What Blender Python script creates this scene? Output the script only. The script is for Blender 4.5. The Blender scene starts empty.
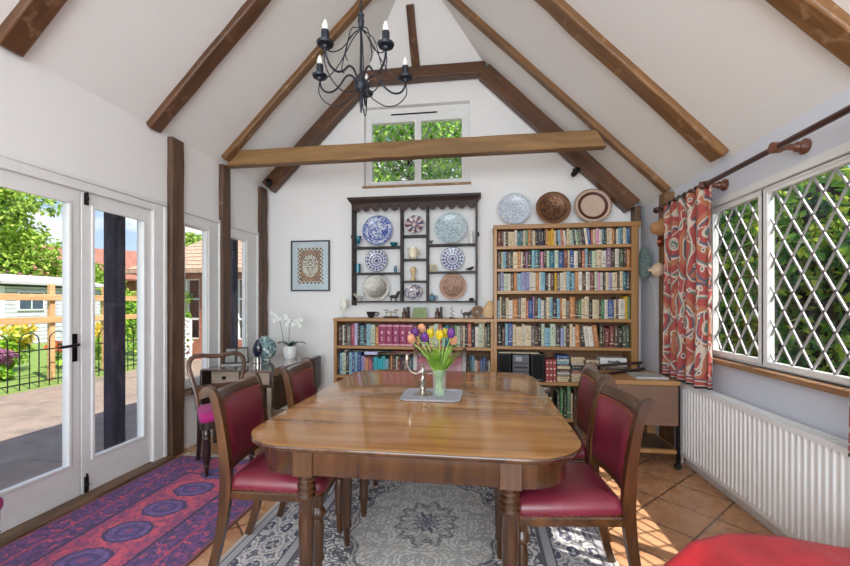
import bpy, bmesh, math, random
from mathutils import Vector, Matrix
random.seed(7)
R = math.radians
PI = math.pi
sc = bpy.context.scene
COL = sc.collection

# ---------------------------------------------------------------- camera
F_PX, YAW, CAMH = 395.0, math.atan(55/395.0), 1.30
cd_ = bpy.data.cameras.new('camera'); cam = bpy.data.objects.new('camera', cd_); COL.objects.link(cam)
cam.location = (0, 0, CAMH); cam.rotation_euler = (R(90), 0, YAW)
cd_.sensor_width = 36; cd_.lens = 36*F_PX/850; cd_.shift_y = 20/850; cd_.clip_start = .05; cd_.clip_end = 300
sc.camera = cam
# ---------------------------------------------------------------- view + light
sc.view_settings.view_transform = 'Standard'; sc.view_settings.look = 'None'
sc.view_settings.exposure = 0.15; sc.view_settings.gamma = 1.0
sc.cycles.max_bounces = 10; sc.cycles.diffuse_bounces = 6; sc.cycles.transparent_max_bounces = 16
sc.cycles.sample_clamp_indirect = 6

def S(r, g, b):
    return tuple((c/255/12.92 if c/255 <= .04045 else ((c/255+.055)/1.055)**2.4) for c in (r, g, b)) + (1,)

world = bpy.data.worlds.new('sky'); sc.world = world; world.use_nodes = True
wn = world.node_tree; wn.nodes.clear()
def wN(t, **k):
    n = wn.nodes.new(t)
    for a, b in k.items(): setattr(n, a, b)
    return n
w_tc = wN('ShaderNodeTexCoord'); w_sep = wN('ShaderNodeSeparateXYZ'); w_r = wN('ShaderNodeValToRGB')
wn.links.new(w_tc.outputs['Generated'], w_sep.inputs[0]); wn.links.new(w_sep.outputs['Z'], w_r.inputs[0])
w_r.color_ramp.elements[0].color = S(205, 228, 250); w_r.color_ramp.elements[1].color = S(70, 140, 225)
w_r.color_ramp.elements[0].position = .0; w_r.color_ramp.elements[1].position = .6
w_map = wN('ShaderNodeMapping'); w_map.inputs['Scale'].default_value = (3, 3, 9); w_map.inputs['Location'].default_value = (.7, .2, .1)
w_no = wN('ShaderNodeTexNoise'); w_no.inputs['Scale'].default_value = 1.6; w_no.inputs['Detail'].default_value = 6
w_cr = wN('ShaderNodeValToRGB'); w_cr.color_ramp.elements[0].position = .46; w_cr.color_ramp.elements[1].position = .62
w_mx = wN('ShaderNodeMix', data_type='RGBA'); w_bg = wN('ShaderNodeBackground'); w_out = wN('ShaderNodeOutputWorld')
wn.links.new(w_tc.outputs['Generated'], w_map.inputs[0]); wn.links.new(w_map.outputs[0], w_no.inputs['Vector'])
wn.links.new(w_no.outputs[0], w_cr.inputs[0]); wn.links.new(w_cr.outputs[0], w_mx.inputs[0])
wn.links.new(w_r.outputs[0], w_mx.inputs[6]); w_mx.inputs[7].default_value = (1, 1, 1, 1)
wn.links.new(w_mx.outputs[2], w_bg.inputs[0]); wn.links.new(w_bg.outputs[0], w_out.inputs[0])
w_bg.inputs[1].default_value = 1.15

SUN_DIR = Vector((-1, .55, -1.42))
def lamp(name, typ, loc, energy, color=(1, 1, 1), **k):
    d = bpy.data.lights.new(name, typ); d.energy = energy; d.color = color
    for a, b in k.items(): setattr(d, a, b)
    o = bpy.data.objects.new(name, d); COL.objects.link(o); o.location = loc
    return o
sun = lamp('sun', 'SUN', (8, -5, 12), 7.5, (1, .95, .87), angle=R(.6))
sun.rotation_euler = SUN_DIR.to_track_quat('-Z', 'Y').to_euler()
# unseen fill lamps added behind the camera to brighten the room
a1 = lamp('added_rear_fill', 'AREA', (-.25, -2.85, 1.75), 215, (.85, .935, 1), shape='RECTANGLE', size=3.6, size_y=2.4)
a1.rotation_euler = Vector((0, 1, .12)).to_track_quat('-Z', 'Y').to_euler()
a2 = lamp('added_side_fill', 'AREA', (-2.5, -1.2, 1.3), 22, (.93, .97, 1), shape='RECTANGLE', size=2.0, size_y=2.0)  # second added fill lamp, shining in from the left
a2.rotation_euler = Vector((1, .25, .1)).to_track_quat('-Z', 'Y').to_euler()

# ---------------------------------------------------------------- helpers
def ray(u, v):
    a = (u-425)/F_PX; c, s = math.cos(YAW), math.sin(YAW)
    return Vector((a*c-s, a*s+c, -(v-303)/F_PX))
def atX(u, v, x): r = ray(u, v); return Vector((0, 0, CAMH)) + r*(x/r.x)
def atY(u, v, y): r = ray(u, v); return Vector((0, 0, CAMH)) + r*(y/r.y)
def atZ(u, v, z): r = ray(u, v); return Vector((0, 0, CAMH)) + r*((z-CAMH)/r.z)

def tag(o, label=None, cat=None, group=None, kind=None):
    if label: o['label'] = label
    if cat: o['category'] = cat
    if group: o['group'] = group
    if kind: o['kind'] = kind
    return o
def empty(name, loc, rz=0, label=None, cat=None, group=None):
    o = bpy.data.objects.new(name, None); COL.objects.link(o)
    o.location = loc; o.rotation_euler = (0, 0, rz); o.empty_display_size = .05
    return tag(o, label, cat, group)
def copy_tree(o, parent=None):
    c = o.copy(); COL.objects.link(c)
    if parent: c.parent = parent
    for ch in list(o.children): copy_tree(ch, c)
    return c

class MB:
    def __init__(self): self.bm = bmesh.new(); self.mi = 0; self.M = Matrix()
    def v(self, p): return self.bm.verts.new(self.M @ Vector(p))
    def f(self, vs):
        try:
            fc = self.bm.faces.new(vs); fc.material_index = self.mi; return fc
        except ValueError: return None
    def poly(self, pts): return self.f([self.v(p) for p in pts])
    def box(self, x0, x1, y0, y1, z0, z1):
        p = [self.v(q) for q in ((x0,y0,z0),(x1,y0,z0),(x1,y1,z0),(x0,y1,z0),(x0,y0,z1),(x1,y0,z1),(x1,y1,z1),(x0,y1,z1))]
        for q in ((3,2,1,0),(4,5,6,7),(0,1,5,4),(1,2,6,5),(2,3,7,6),(3,0,4,7)): self.f([p[i] for i in q])
        return self
    def loft(self, rings, cap=True, closed=True):
        rr = [[self.v(p) for p in r] for r in rings]
        n = len(rr[0])
        for a, b in zip(rr, rr[1:]):
            for i in range(n if closed else n-1):
                j = (i+1) % n; self.f([a[i], a[j], b[j], b[i]])
        if cap and closed: self.f(rr[0][::-1]); self.f(rr[-1])
        return self
    def lathe(self, prof, seg=24, c=(0,0,0), sx=1, sy=1):
        return self.loft([[(c[0]+r*sx*math.cos(2*PI*i/seg), c[1]+r*sy*math.sin(2*PI*i/seg), c[2]+z) for i in range(seg)] for r, z in prof])
    def tube(self, pts, rad, seg=8, sq=1.0):
        pts = [Vector(p) for p in pts]; n = len(pts)
        rs = rad if isinstance(rad, (list, tuple)) else [rad]*n
        rings = []; up = None
        for i, p in enumerate(pts):
            t = (pts[min(i+1, n-1)] - pts[max(i-1, 0)]).normalized()
            if up is None:
                up = Vector((0,0,1)) if abs(t.z) < .9 else Vector((1,0,0))
            a = t.cross(up).normalized(); b = a.cross(t).normalized(); up = b
            rings.append([p + (a*math.cos(2*PI*k/seg) + b*sq*math.sin(2*PI*k/seg))*rs[i] for k in range(seg)])
        return self.loft(rings)
    def ball(self, c, r, seg=12, sx=1, sy=1, sz=1):
        n = max(4, seg//2)
        prof = [(r*math.sin(PI*i/n), -r*math.cos(PI*i/n)*sz) for i in range(n+1)]
        prof[0] = (r*.02, prof[0][1]); prof[-1] = (r*.02, prof[-1][1])
        return self.lathe(prof, seg, c, sx, sy)
    def prism(self, pts, ax, a, b):
        """polygon of 2-D points pushed along axis ax from a to b"""
        def q(p, t): return {'x': (t, p[0], p[1]), 'y': (p[0], t, p[1]), 'z': (p[0], p[1], t)}[ax]
        return self.loft([[q(p, a) for p in pts], [q(p, b) for p in pts]])
    def build(self, name, mats, parent=None, loc=None, rz=0, bevel=0, bseg=2, ang=40, smooth=True, subsurf=0, rot=None):
        bmesh.ops.recalc_face_normals(self.bm, faces=self.bm.faces)
        me = bpy.data.meshes.new(name); self.bm.to_mesh(me); self.bm.free()
        for m in (mats if isinstance(mats, (list, tuple)) else [mats]): me.materials.append(m)
        if smooth:
            for p in me.polygons: p.use_smooth = True
            me.set_sharp_from_angle(angle=R(ang))
        o = bpy.data.objects.new(name, me); COL.objects.link(o)
        if loc is not None: o.location = loc
        if rz: o.rotation_euler = (0, 0, rz)
        if rot is not None: o.rotation_euler = rot
        if parent: o.parent = parent
        if subsurf:
            m = o.modifiers.new('sub', 'SUBSURF'); m.levels = subsurf; m.render_levels = subsurf
        if bevel:
            m = o.modifiers.new('bev', 'BEVEL'); m.width = bevel; m.segments = bseg; m.limit_method = 'ANGLE'; m.angle_limit = R(35)
        return o
def struct(o, label, cat): return tag(o, label, cat, kind='structure')
def rrect(x0, x1, y0, y1, r, n=8):
    p = []
    for cx, cy, a0 in ((x1-r, y1-r, 0), (x0+r, y1-r, 90), (x0+r, y0+r, 180), (x1-r, y0+r, 270)):
        for i in range(n+1):
            a = R(a0+90*i/n); p.append((cx+r*math.cos(a), cy+r*math.sin(a)))
    return p
def smoothpath(pts, n=6):
    pts = [Vector(p) for p in pts]; out = []
    P = [pts[0]*2-pts[1]] + pts + [pts[-1]*2-pts[-2]]
    for i in range(1, len(P)-2):
        a, b, c, d = P[i-1], P[i], P[i+1], P[i+2]
        for k in range(n):
            t = k/n
            out.append(.5*((2*b)+(c-a)*t+(2*a-5*b+4*c-d)*t*t+(3*b-a-3*c+d)*t**3))
    out.append(pts[-1]); return out

# ---------------------------------------------------------------- materials
class NT:
    def __init__(self, name):
        self.mat = bpy.data.materials.new(name); self.mat.use_nodes = True
        self.t = self.mat.node_tree; self.t.nodes.clear()
        self.out = self.n('ShaderNodeOutputMaterial'); self.b = self.n('ShaderNodeBsdfPrincipled')
        self.t.links.new(self.b.outputs[0], self.out.inputs[0])
        self._tc = None
    def n(self, t, **k):
        x = self.t.nodes.new(t)
        for a, b in k.items(): setattr(x, a, b)
        return x
    def l(self, a, i):
        if hasattr(a, 'links') or isinstance(a, bpy.types.NodeSocket): self.t.links.new(a, i)
        else: i.default_value = a
    def tc(self, w='Object'):
        if not self._tc: self._tc = self.n('ShaderNodeTexCoord')
        return self._tc.outputs[w]
    def mapv(self, v, scale=(1,1,1), loc=(0,0,0), rot=(0,0,0)):
        m = self.n('ShaderNodeMapping'); self.l(v, m.inputs[0])
        m.inputs['Scale'].default_value = scale; m.inputs['Location'].default_value = loc; m.inputs['Rotation'].default_value = rot
        return m.outputs[0]
    def noise(self, v, s, d=3, dist=0, rough=.55):
        x = self.n('ShaderNodeTexNoise'); self.l(v, x.inputs['Vector'])
        x.inputs['Scale'].default_value = s; x.inputs['Detail'].default_value = d; x.inputs['Distortion'].default_value = dist; x.inputs['Roughness'].default_value = rough
        return x.outputs[0]
    def vor(self, v, s, feature='F1', out='Distance', rnd=1, dims='3D'):
        x = self.n('ShaderNodeTexVoronoi', feature=feature, voronoi_dimensions=dims); self.l(v, x.inputs['Vector'])
        x.inputs['Scale'].default_value = s; x.inputs['Randomness'].default_value = rnd
        return x.outputs[out]
    def m(self, op, a, b=0, c=0):
        x = self.n('ShaderNodeMath', operation=op); self.l(a, x.inputs[0]); self.l(b, x.inputs[1]); self.l(c, x.inputs[2]); return x.outputs[0]
    def sep(self, v):
        x = self.n('ShaderNodeSeparateXYZ'); self.l(v, x.inputs[0]); return x.outputs
    def comb(self, a, b, c=0):
        x = self.n('ShaderNodeCombineXYZ'); self.l(a, x.inputs[0]); self.l(b, x.inputs[1]); self.l(c, x.inputs[2]); return x.outputs[0]
    def ramp(self, f, st, const=False):
        x = self.n('ShaderNodeValToRGB'); self.l(f, x.inputs[0]); cr = x.color_ramp
        if const: cr.interpolation = 'CONSTANT'
        while len(cr.elements) < len(st): cr.elements.new(.5)
        for e, (p, c) in zip(cr.elements, st):
            e.position = p; e.color = c if len(c) == 4 else tuple(c)+(1,)
        return x.outputs[0]
    def mix(self, f, a, b, mode='MIX'):
        x = self.n('ShaderNodeMix', data_type='RGBA', blend_type=mode); self.l(f, x.inputs[0]); self.l(a, x.inputs[6]); self.l(b, x.inputs[7]); return x.outputs[2]
    def bump(self, h, st=.3, dist=.01):
        x = self.n('ShaderNodeBump'); self.l(h, x.inputs['Height']); x.inputs['Strength'].default_value = st; x.inputs['Distance'].default_value = dist
        self.t.links.new(x.outputs[0], self.b.inputs['Normal'])
    def set(self, **k):
        for a, b in k.items(): self.l(b, self.b.inputs[a.replace('_', ' ')])
        return self
def lum(c, k): return tuple(min(1, x*k) for x in c[:3])+(1,)

def plain(name, c, rough=.5, metal=0, var=.12, ns=14, bump=0, bs=60, coat=0, **k):
    t = NT(name); v = t.tc()
    t.set(Base_Color=t.ramp(t.noise(v, ns), [(.25, lum(c, 1-var)), (.75, lum(c, 1+var))]), Roughness=rough, Metallic=metal)
    if bump: t.bump(t.noise(v, bs, 4), bump, .004)
    if coat: t.set(Coat_Weight=coat, Coat_Roughness=.08)
    t.set(**k); return t.mat
def wood(name, c1, c2, axis='x', scale=6, rough=.45, coat=0, patch=None, bump=.15, stretch=.12):
    t = NT(name); v = t.tc()
    st = {'x': (stretch, 1, 1), 'y': (1, stretch, 1), 'z': (1, 1, stretch)}[axis]
    g = t.noise(t.mapv(v, st), scale*3, 6, .6, .6)
    col = t.ramp(g, [(.3, c1), (.52, tuple((a+b)/2 for a, b in zip(c1, c2))), (.7, c2)])
    big = t.noise(t.mapv(v, st, (3.1, 1.7, .4)), scale*.5, 3)
    col = t.mix(t.ramp(big, [(.35, (0,0,0,1)), (.7, (1,1,1,1))]), col, t.mix(.55, col, lum(c1, .75)))
    if patch: # worn pale patches
        w = t.ramp(t.noise(v, 9, 5, .5), [(.62, (0,0,0,1)), (.74, (1,1,1,1))])
        col = t.mix(t.m('MULTIPLY', w, .6), col, patch)
    t.set(Base_Color=col, Roughness=rough)
    if coat: t.set(Coat_Weight=coat, Coat_Roughness=.06)
    if bump: t.bump(g, bump, .004)
    return t.mat

M = {}
def _wallmat(name, c):
    t = NT(name); v = t.tc()
    t.set(Base_Color=t.ramp(t.noise(v, 1.3, 4), [(.3, lum(c, .975)), (.7, c)]), Roughness=.85)
    t.bump(t.noise(v, 30, 5), .06, .006); return t.mat
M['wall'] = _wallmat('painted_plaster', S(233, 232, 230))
M['wallskytint'] = _wallmat('plaster_with_blue_shade', S(212, 215, 225))  # white plaster with blue skylight and shade put into its colour
M['white'] = plain('white_gloss_paint', S(226, 226, 224), .35, var=.03)
M['radwhite'] = plain('white_enamel', S(232, 232, 231), .3, var=.015)
M['beam'] = wood('oak_beam', S(92, 62, 34), S(150, 106, 62), 'x', 5, .5, .12, S(176, 142, 108))
M['beamdark'] = wood('dark_oak_beam', S(66, 42, 27), S(118, 76, 44), 'x', 5, .5, .1, S(150, 116, 86))
M['beamlight'] = wood('honey_oak_beam', S(112, 80, 42), S(156, 120, 74), 'x', 4, .55, 0)
M['post'] = wood('weathered_oak_post', S(72, 50, 36), S(124, 92, 68), 'x', 6, .6, 0, S(152, 126, 104))
M['bookcase'] = wood('honey_pine', S(158, 112, 64), S(190, 146, 94), 'x', 5, .45, .1, bump=.05)
M['bookback'] = plain('bookcase_back', S(120, 84, 52), .7)
M['rack'] = wood('dark_rack_oak', S(30, 17, 12), S(60, 36, 25), 'x', 6, .55, 0)
M['mahog'] = wood('chair_mahogany', S(44, 25, 13), S(106, 67, 34), 'z', 7, .28, .4, bump=.04)
M['mahogx'] = wood('chair_mahogany_rail', S(48, 27, 14), S(112, 71, 37), 'y', 7, .28, .4, bump=.04)
M['tableleg'] = wood('table_leg_mahogany', S(52, 30, 16), S(102, 65, 37), 'z', 6, .25, .4, bump=.03)
M['ebony'] = wood('dark_stained_wood', S(30, 18, 16), S(62, 38, 30), 'z', 7, .3, .4, bump=.04)
M['balloon'] = wood('balloon_back_walnut', S(58, 34, 24), S(112, 74, 52), 'z', 7, .28, .4, bump=.04)
M['sill'] = wood('oak_sill', S(140, 100, 66), S(188, 150, 112), 'y', 5, .5)
M['threshold'] = wood('oak_threshold', S(82, 60, 44), S(134, 104, 78), 'y', 5, .5)
def tabletop(name, ax, cs, rough):
    t = NT(name); v = t.tc()
    st = {'x': (.06, 1, 1), 'z': (1, 1, .06)}[ax]
    g = t.noise(t.mapv(v, st), 16, 6, .5, .6)
    col = t.ramp(g, [(.3, S(*cs[0])), (.5, S(*cs[1])), (.72, S(*cs[2]))])
    big = t.noise(t.mapv(v, (.5, 3.2, .5) if ax == 'x' else (3.2, .5, .2)), 1.4, 2)
    col = t.mix(t.ramp(big, [(.35, (0,0,0,1)), (.65, (1,1,1,1))]), col, t.mix(.5, col, lum(S(*cs[0]), .8)))
    t.set(Base_Color=col, Roughness=rough, Coat_Weight=.55, Coat_Roughness=.06)
    t.bump(t.noise(t.mapv(v, (8, 1.2, 8) if ax == 'x' else (1, 1, 1)), 3.0, 3), .02, .006)
    return t.mat
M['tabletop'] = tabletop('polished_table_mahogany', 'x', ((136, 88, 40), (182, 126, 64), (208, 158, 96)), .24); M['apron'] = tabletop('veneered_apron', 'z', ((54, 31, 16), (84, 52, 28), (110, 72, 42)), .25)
def leather(name, c):
    t = NT(name); v = t.tc()
    t.set(Base_Color=t.ramp(t.noise(v, 7, 4), [(.3, lum(c, .78)), (.7, lum(c, 1.15))]), Roughness=.34, Coat_Weight=.3, Coat_Roughness=.22)
    t.bump(t.vor(v, 260), .12, .001); return t.mat
M['leather'] = leather('red_leather', S(118, 37, 54))
M['magenta'] = plain('magenta_velvet', S(158, 22, 104), .8, var=.2, bump=.2, bs=200, Sheen_Weight=.1)
M['brass'] = plain('antique_brass', S(150, 108, 60), .35, 1, .15)
M['brassgold'] = plain('polished_brass', S(196, 150, 80), .25, 1, .1)
M['silver'] = plain('silver_plate', S(205, 200, 192), .14, 1, .06)
M['pewter'] = plain('pewter', S(178, 172, 160), .32, 1, .12)
M['iron'] = plain('black_iron', S(34, 34, 36), .5, .4, .2)
M['blackmetal'] = plain('black_handle_metal', S(22, 22, 24), .4, .5, .1)
M['chandelier'] = plain('blue_black_iron', S(42, 46, 54), .45, .5, .2)
M['bulb'] = plain('frosted_bulb', S(236, 234, 228), .15, 0, .02, Transmission_Weight=.25)
M['rod'] = wood('dark_curtain_pole', S(46, 22, 16), S(86, 44, 32), 'y', 7, .3, .4)
M['rodlight'] = wood('turned_walnut', S(86, 46, 32), S(140, 86, 60), 'y', 7, .3, .3)
M['blackplastic'] = plain('black_plastic', S(26, 26, 28), .5, 0, .1)
M['greyplastic'] = plain('grey_plastic', S(92, 92, 94), .4, 0, .06)
M['clothblack'] = plain('speaker_cloth', S(20, 20, 21), .95, 0, .2, ns=300)
M['porcelain'] = plain('white_porcelain', S(226, 226, 224), .2, 0, .03)
M['wax'] = plain('white_wax', S(236, 232, 222), .5, 0, .02, Subsurface_Weight=.1)
M['pages'] = plain('book_pages', S(222, 208, 180), .9, 0, .08, ns=80)
M['tray'] = plain('silver_grey_tray', S(186, 188, 200), .35, .3, .05)
M['lead'] = plain('pale_lattice_lead', S(166, 162, 164), .5, .1, .06)
M['lead2'] = plain('dull_lattice_lead', S(150, 152, 150), .5, .1, .06)
def glass(name, tint=(1,1,1,1), ior=1.45, milk=0):
    t = NT(name); t.t.nodes.remove(t.b)
    lw = t.n('ShaderNodeLayerWeight'); lw.inputs[0].default_value = .5
    class fr: outputs = [t.m('ADD', .02, t.m('MULTIPLY', t.m('POWER', lw.outputs['Facing'], 4), ior-1))]
    tr = t.n('ShaderNodeBsdfTransparent'); tr.inputs[0].default_value = tint
    gl = t.n('ShaderNodeBsdfGlossy'); gl.inputs['Roughness'].default_value = .02
    mx = t.n('ShaderNodeMixShader'); t.t.links.new(fr.outputs[0], mx.inputs[0]); t.t.links.new(tr.outputs[0], mx.inputs[1]); t.t.links.new(gl.outputs[0], mx.inputs[2])
    if milk:
        df = t.n('ShaderNodeBsdfDiffuse'); df.inputs[0].default_value = (.9, .95, .92, 1); m2 = t.n('ShaderNodeMixShader'); m2.inputs[0].default_value = milk
        t.t.links.new(mx.outputs[0], m2.inputs[1]); t.t.links.new(df.outputs[0], m2.inputs[2]); mx = m2
    t.t.links.new(mx.outputs[0], t.out.inputs[0]); return t.mat
M['pane'] = glass('window_glass', (.98, .985, .985, 1), 1.35)
M['vaseglass'] = glass('clear_vase_glass', (.95, .98, .965, 1), 1.9, .09)
def floor_mat():
    t = NT('terracotta_tiles'); v = t.tc(); s = t.sep(v)
    p = t.m('MULTIPLY', t.m('ADD', s[0], s[1]), .70711); q = t.m('MULTIPLY', t.m('SUBTRACT', s[0], s[1]), .70711)
    P = t.m('DIVIDE', t.m('SUBTRACT', p, 2.83), .33); Q = t.m('DIVIDE', t.m('SUBTRACT', q, -.84), .33)
    def edge(a):
        f = t.m('FRACT', a); return t.m('MINIMUM', f, t.m('SUBTRACT', 1, f))
    d = t.m('MINIMUM', edge(P), edge(Q)); grout = t.m('LESS_THAN', d, .018)
    cell = t.n('ShaderNodeTexWhiteNoise', noise_dimensions='2D'); t.l(t.comb(t.m('FLOOR', P), t.m('FLOOR', Q)), cell.inputs['Vector'])
    col = t.ramp(t.noise(v, 6, 5), [(.3, S(170, 118, 82)), (.7, S(206, 158, 118))])
    col = t.mix(t.m('MULTIPLY', cell.outputs[0], .45), col, S(214, 168, 126))
    col = t.mix(grout, col, S(104, 76, 58))
    t.set(Base_Color=col, Roughness=t.ramp(t.noise(v, 8), [(.3, (.18,)*3+(1,)), (.7, (.36,)*3+(1,))]))
    t.bump(t.m('SUBTRACT', t.m('MINIMUM', t.m('MULTIPLY', d, 20), 1), 0), .25, .004)
    return t.mat
M['floor'] = floor_mat()

# ================================================================ THE ROOM
XL, XR, YF, YB = -2.60, 1.72, 4.55, -3.0
EL, ER = 2.72, 2.317                     # eaves heights left / right, both slopes at 45 degrees
RX = ((ER+XR)-(EL-XL))/2; RZ = EL+(RX-XL); HZ = 3.93; HY = YF-(RZ-HZ)
def wall_holes(axis, t0, t1, u0, u1, z0, z1, holes):
    us = sorted({u0, u1} | {h[0] for h in holes} | {h[1] for h in holes}); zs = sorted({z0, z1} | {h[2] for h in holes} | {h[3] for h in holes})
    b = MB(); cache = {}
    def V(t, u, z):
        k = (t, u, z)
        if k not in cache: cache[k] = b.v((t, u, z) if axis == 'x' else (u, t, z))
        return cache[k]
    solid = {}
    for i in range(len(us)-1):
        for j in range(len(zs)-1):
            cu, cz = (us[i]+us[i+1])/2, (zs[j]+zs[j+1])/2
            solid[i, j] = not any(h[0] < cu < h[1] and h[2] < cz < h[3] for h in holes)
    for (i, j), s in solid.items():
        if not s: continue
        a, c, d, e = us[i], us[i+1], zs[j], zs[j+1]
        for t in (t0, t1): b.f([V(t,a,d), V(t,c,d), V(t,c,e), V(t,a,e)])
        for (di, dj, q) in ((-1,0,((a,d),(a,e))), (1,0,((c,d),(c,e))), (0,-1,((a,d),(c,d))), (0,1,((a,e),(c,e)))):
            if not solid.get((i+di, j+dj), False):
                (p, r), (s2, w) = q
                b.f([V(t0,p,r), V(t0,s2,w), V(t1,s2,w), V(t1,p,r)])
    return b
DOOR = (1.56, 2.93, -.02, 2.10); W1 = (3.14, 3.64, .53, 2.10); W2 = (3.775, 4.32, .53, 2.10)
W4 = (1.28, 3.28, .90, 2.03); W3 = (-1.365, -.12, 2.68, 3.62); W5 = (-2.2, -.2, .3, 2.1); W6 = (-2.0, 1.1, .5, 2.4)
b = MB(); b.box(-2.78, 1.92, YB, 4.75, -.15, 0)
struct(b.build('floor', M['floor'], smooth=False), 'terracotta tile floor laid on the diagonal', 'floor')
b = wall_holes('x', -2.78, XL, YB, 4.75, -.15, EL, [DOOR, W1, W2, W5])
struct(b.build('wall_left', M['wall'], smooth=False), 'white plaster wall on the left with garden doors and windows', 'wall')
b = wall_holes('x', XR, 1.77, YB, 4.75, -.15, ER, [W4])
struct(b.build('wall_right', M['wallskytint'], smooth=False), 'white plaster wall on the right with the latticed window', 'wall')
b = wall_holes('y', YF, 4.75, XL, XR, -.15, 4.05, [W3])
g = list(b.bm.verts)+list(b.bm.edges)+list(b.bm.faces)
bmesh.ops.bisect_plane(b.bm, geom=g, plane_co=(XL, 0, EL+.05), plane_no=(-1, 0, 1), clear_outer=True)
g = list(b.bm.verts)+list(b.bm.edges)+list(b.bm.faces)
bmesh.ops.bisect_plane(b.bm, geom=g, plane_co=(XR, 0, ER+.05), plane_no=(1, 0, 1), clear_outer=True)
struct(b.build('wall_far', M['wall'], smooth=False), 'white gable wall behind the bookcases', 'wall')
b = wall_holes('y', YB-.2, YB, XL, XR, -.15, 4.68, [W6])
g = list(b.bm.verts)+list(b.bm.edges)+list(b.bm.faces)
bmesh.ops.bisect_plane(b.bm, geom=g, plane_co=(XL, 0, EL+.05), plane_no=(-1, 0, 1), clear_outer=True)
g = list(b.bm.verts)+list(b.bm.edges)+list(b.bm.faces)
bmesh.ops.bisect_plane(b.bm, geom=g, plane_co=(XR, 0, ER+.05), plane_no=(1, 0, 1), clear_outer=True)
struct(b.build('wall_back', M['wall'], smooth=False), 'white plaster wall behind the viewer', 'wall')
# ceiling: two slopes and a half hip, .2 m thick
xl, xr = -2.88, 1.90; zl, zr = EL+(xl-XL), ER-(xr-XR); yb = YB-.1; yf = 4.75
hxl, hxr = XL+(HZ-EL), XR-(HZ-ER)
b = MB()
def slab(quads, th=.2):
    cache = {}
    def V(p, k):
        q = (round(p[0],4), round(p[1],4), round(p[2],4), k)
        if q not in cache: cache[q] = b.v((p[0], p[1], p[2]+k*th))
        return cache[q]
    from collections import Counter
    ed = Counter()
    for q in quads:
        for k in (0, 1): b.f([V(p, k) for p in q])
        for i in range(len(q)):
            e = tuple(sorted((tuple(round(x,4) for x in q[i]), tuple(round(x,4) for x in q[(i+1)%len(q)])))); ed[e] += 1
    for (p, r), n in ed.items():
        if n == 1: b.f([V(p,0), V(r,0), V(r,1), V(p,1)])
hz2 = HZ-(yf-YF); hl2, hr2 = XL+(hz2-EL), XR-(hz2-ER)
slab([[(xl,yb,zl),(RX,yb,RZ),(RX,HY,RZ),(hl2,yf,hz2),(xl,yf,zl)],
      [(RX,yb,RZ),(xr,yb,zr),(xr,yf,zr),(hr2,yf,hz2),(RX,HY,RZ)],
      [(RX,HY,RZ),(hr2,yf,hz2),(hl2,yf,hz2)]])
struct(b.build('ceiling', M['wall'], smooth=False), 'white vaulted ceiling with two slopes and a half hip', 'ceiling')

def beam(name, p0, p1, w, t, nrm, mat, label, over=.0, seed=1, taper=0):
    """timber from p0 to p1; w across, t deep along nrm (its top face lies on the line p0-p1)"""
    rnd = random.Random(seed)
    p0, p1, nrm = Vector(p0), Vector(p1), Vector(nrm).normalized()
    X = (p1-p0).normalized(); L = (p1-p0).length; Y = nrm.cross(X).normalized(); Z = X.cross(Y)
    if Z.dot(nrm) < 0: Y, Z = -Y, -Z
    b = MB(); n = max(4, int(L/.22)); rings = []
    for i in range(n+1):
        j = lambda a: rnd.uniform(-a, a)
        x = L*i/n; hw = w/2
        rings.append([(x, -hw+j(.005), -.02), (x, hw+j(.005), -.02), (x, hw+j(.006), t+j(.005)), (x, -hw+j(.006), t+j(.005))])
    b.loft(rings)
    o = b.build(name, mat, bevel=.012, bseg=2, ang=30)
    o.matrix_world = Matrix(((X.x,Y.x,Z.x,p0.x),(X.y,Y.y,Z.y,p0.y),(X.z,Y.z,Z.z,p0.z),(0,0,0,1)))
    return struct(o, label, 'beam')
nl, nr_ = (1, 0, -1), (-1, 0, -1)
def onL(x, y): return (x, y, EL+(x-XL))
def onR(x, y): return (x, y, ER+(XR-x))
beam('rafter', onL(-2.60, 1.843), onL(RX, 1.843), .132, .05, nl, M['beamdark'], 'nearest dark oak rafter on the left slope, at top left', seed=2)
beam('rafter', onL(-2.61, 2.835), onL(RX, 2.81), .122, .05, nl, M['beamdark'], 'long oak rafter on the left slope above the garden doors', seed=3)
beam('rafter', onR(1.69, 1.942), onR(RX, 1.935), .126, .05, nr_, M['beam'], 'nearest oak rafter on the right slope, at top right', seed=4)
beam('rafter', onR(1.69, 3.038), onR(RX, 2.93), .155, .05, nr_, M['beam'], 'long oak rafter on the right slope above the latticed window', seed=5)
beam('rafter', onL(-2.56, 3.66), onL(RX, 3.66), .085, .05, nl, M['beam'], 'slim oak rafter rising from the left end of the tie beam', seed=6)
beam('rafter', onR(1.70, 3.86), onR(RX, 3.87), .09, .05, nr_, M['beam'], 'slim oak rafter running down to the right post by the curtain', seed=7)
beam('rafter', onL(-2.58, 4.46), onL(-1.43, 4.46), .12, .15, nl, M['beamdark'], 'oak rafter lying on the far gable wall, left of the small high window', seed=8)
beam('rafter', onR(1.66, 4.46), onR(.10, 4.46), .12, .16, nr_, M['beamdark'], 'thick oak rafter lying on the far gable wall above the tall bookcase', seed=9)
beam('collar_beam', (-1.55, 4.46, 3.955), (.06, 4.46, 3.955), .13, .11, (0, 0, -1), M['beamdark'], 'short dark collar beam across the gable above the small high window', seed=10)
beam('hip_rafter', (-.725, 4.53, 3.95), (-.725, 4.06, 4.42), .085, .06, (0, -1, -1), M['beamdark'], 'short dark timber rising from the middle of the collar beam', seed=11)
b = MB(); n = 16; rings = []
rnd = random.Random(4)
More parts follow.
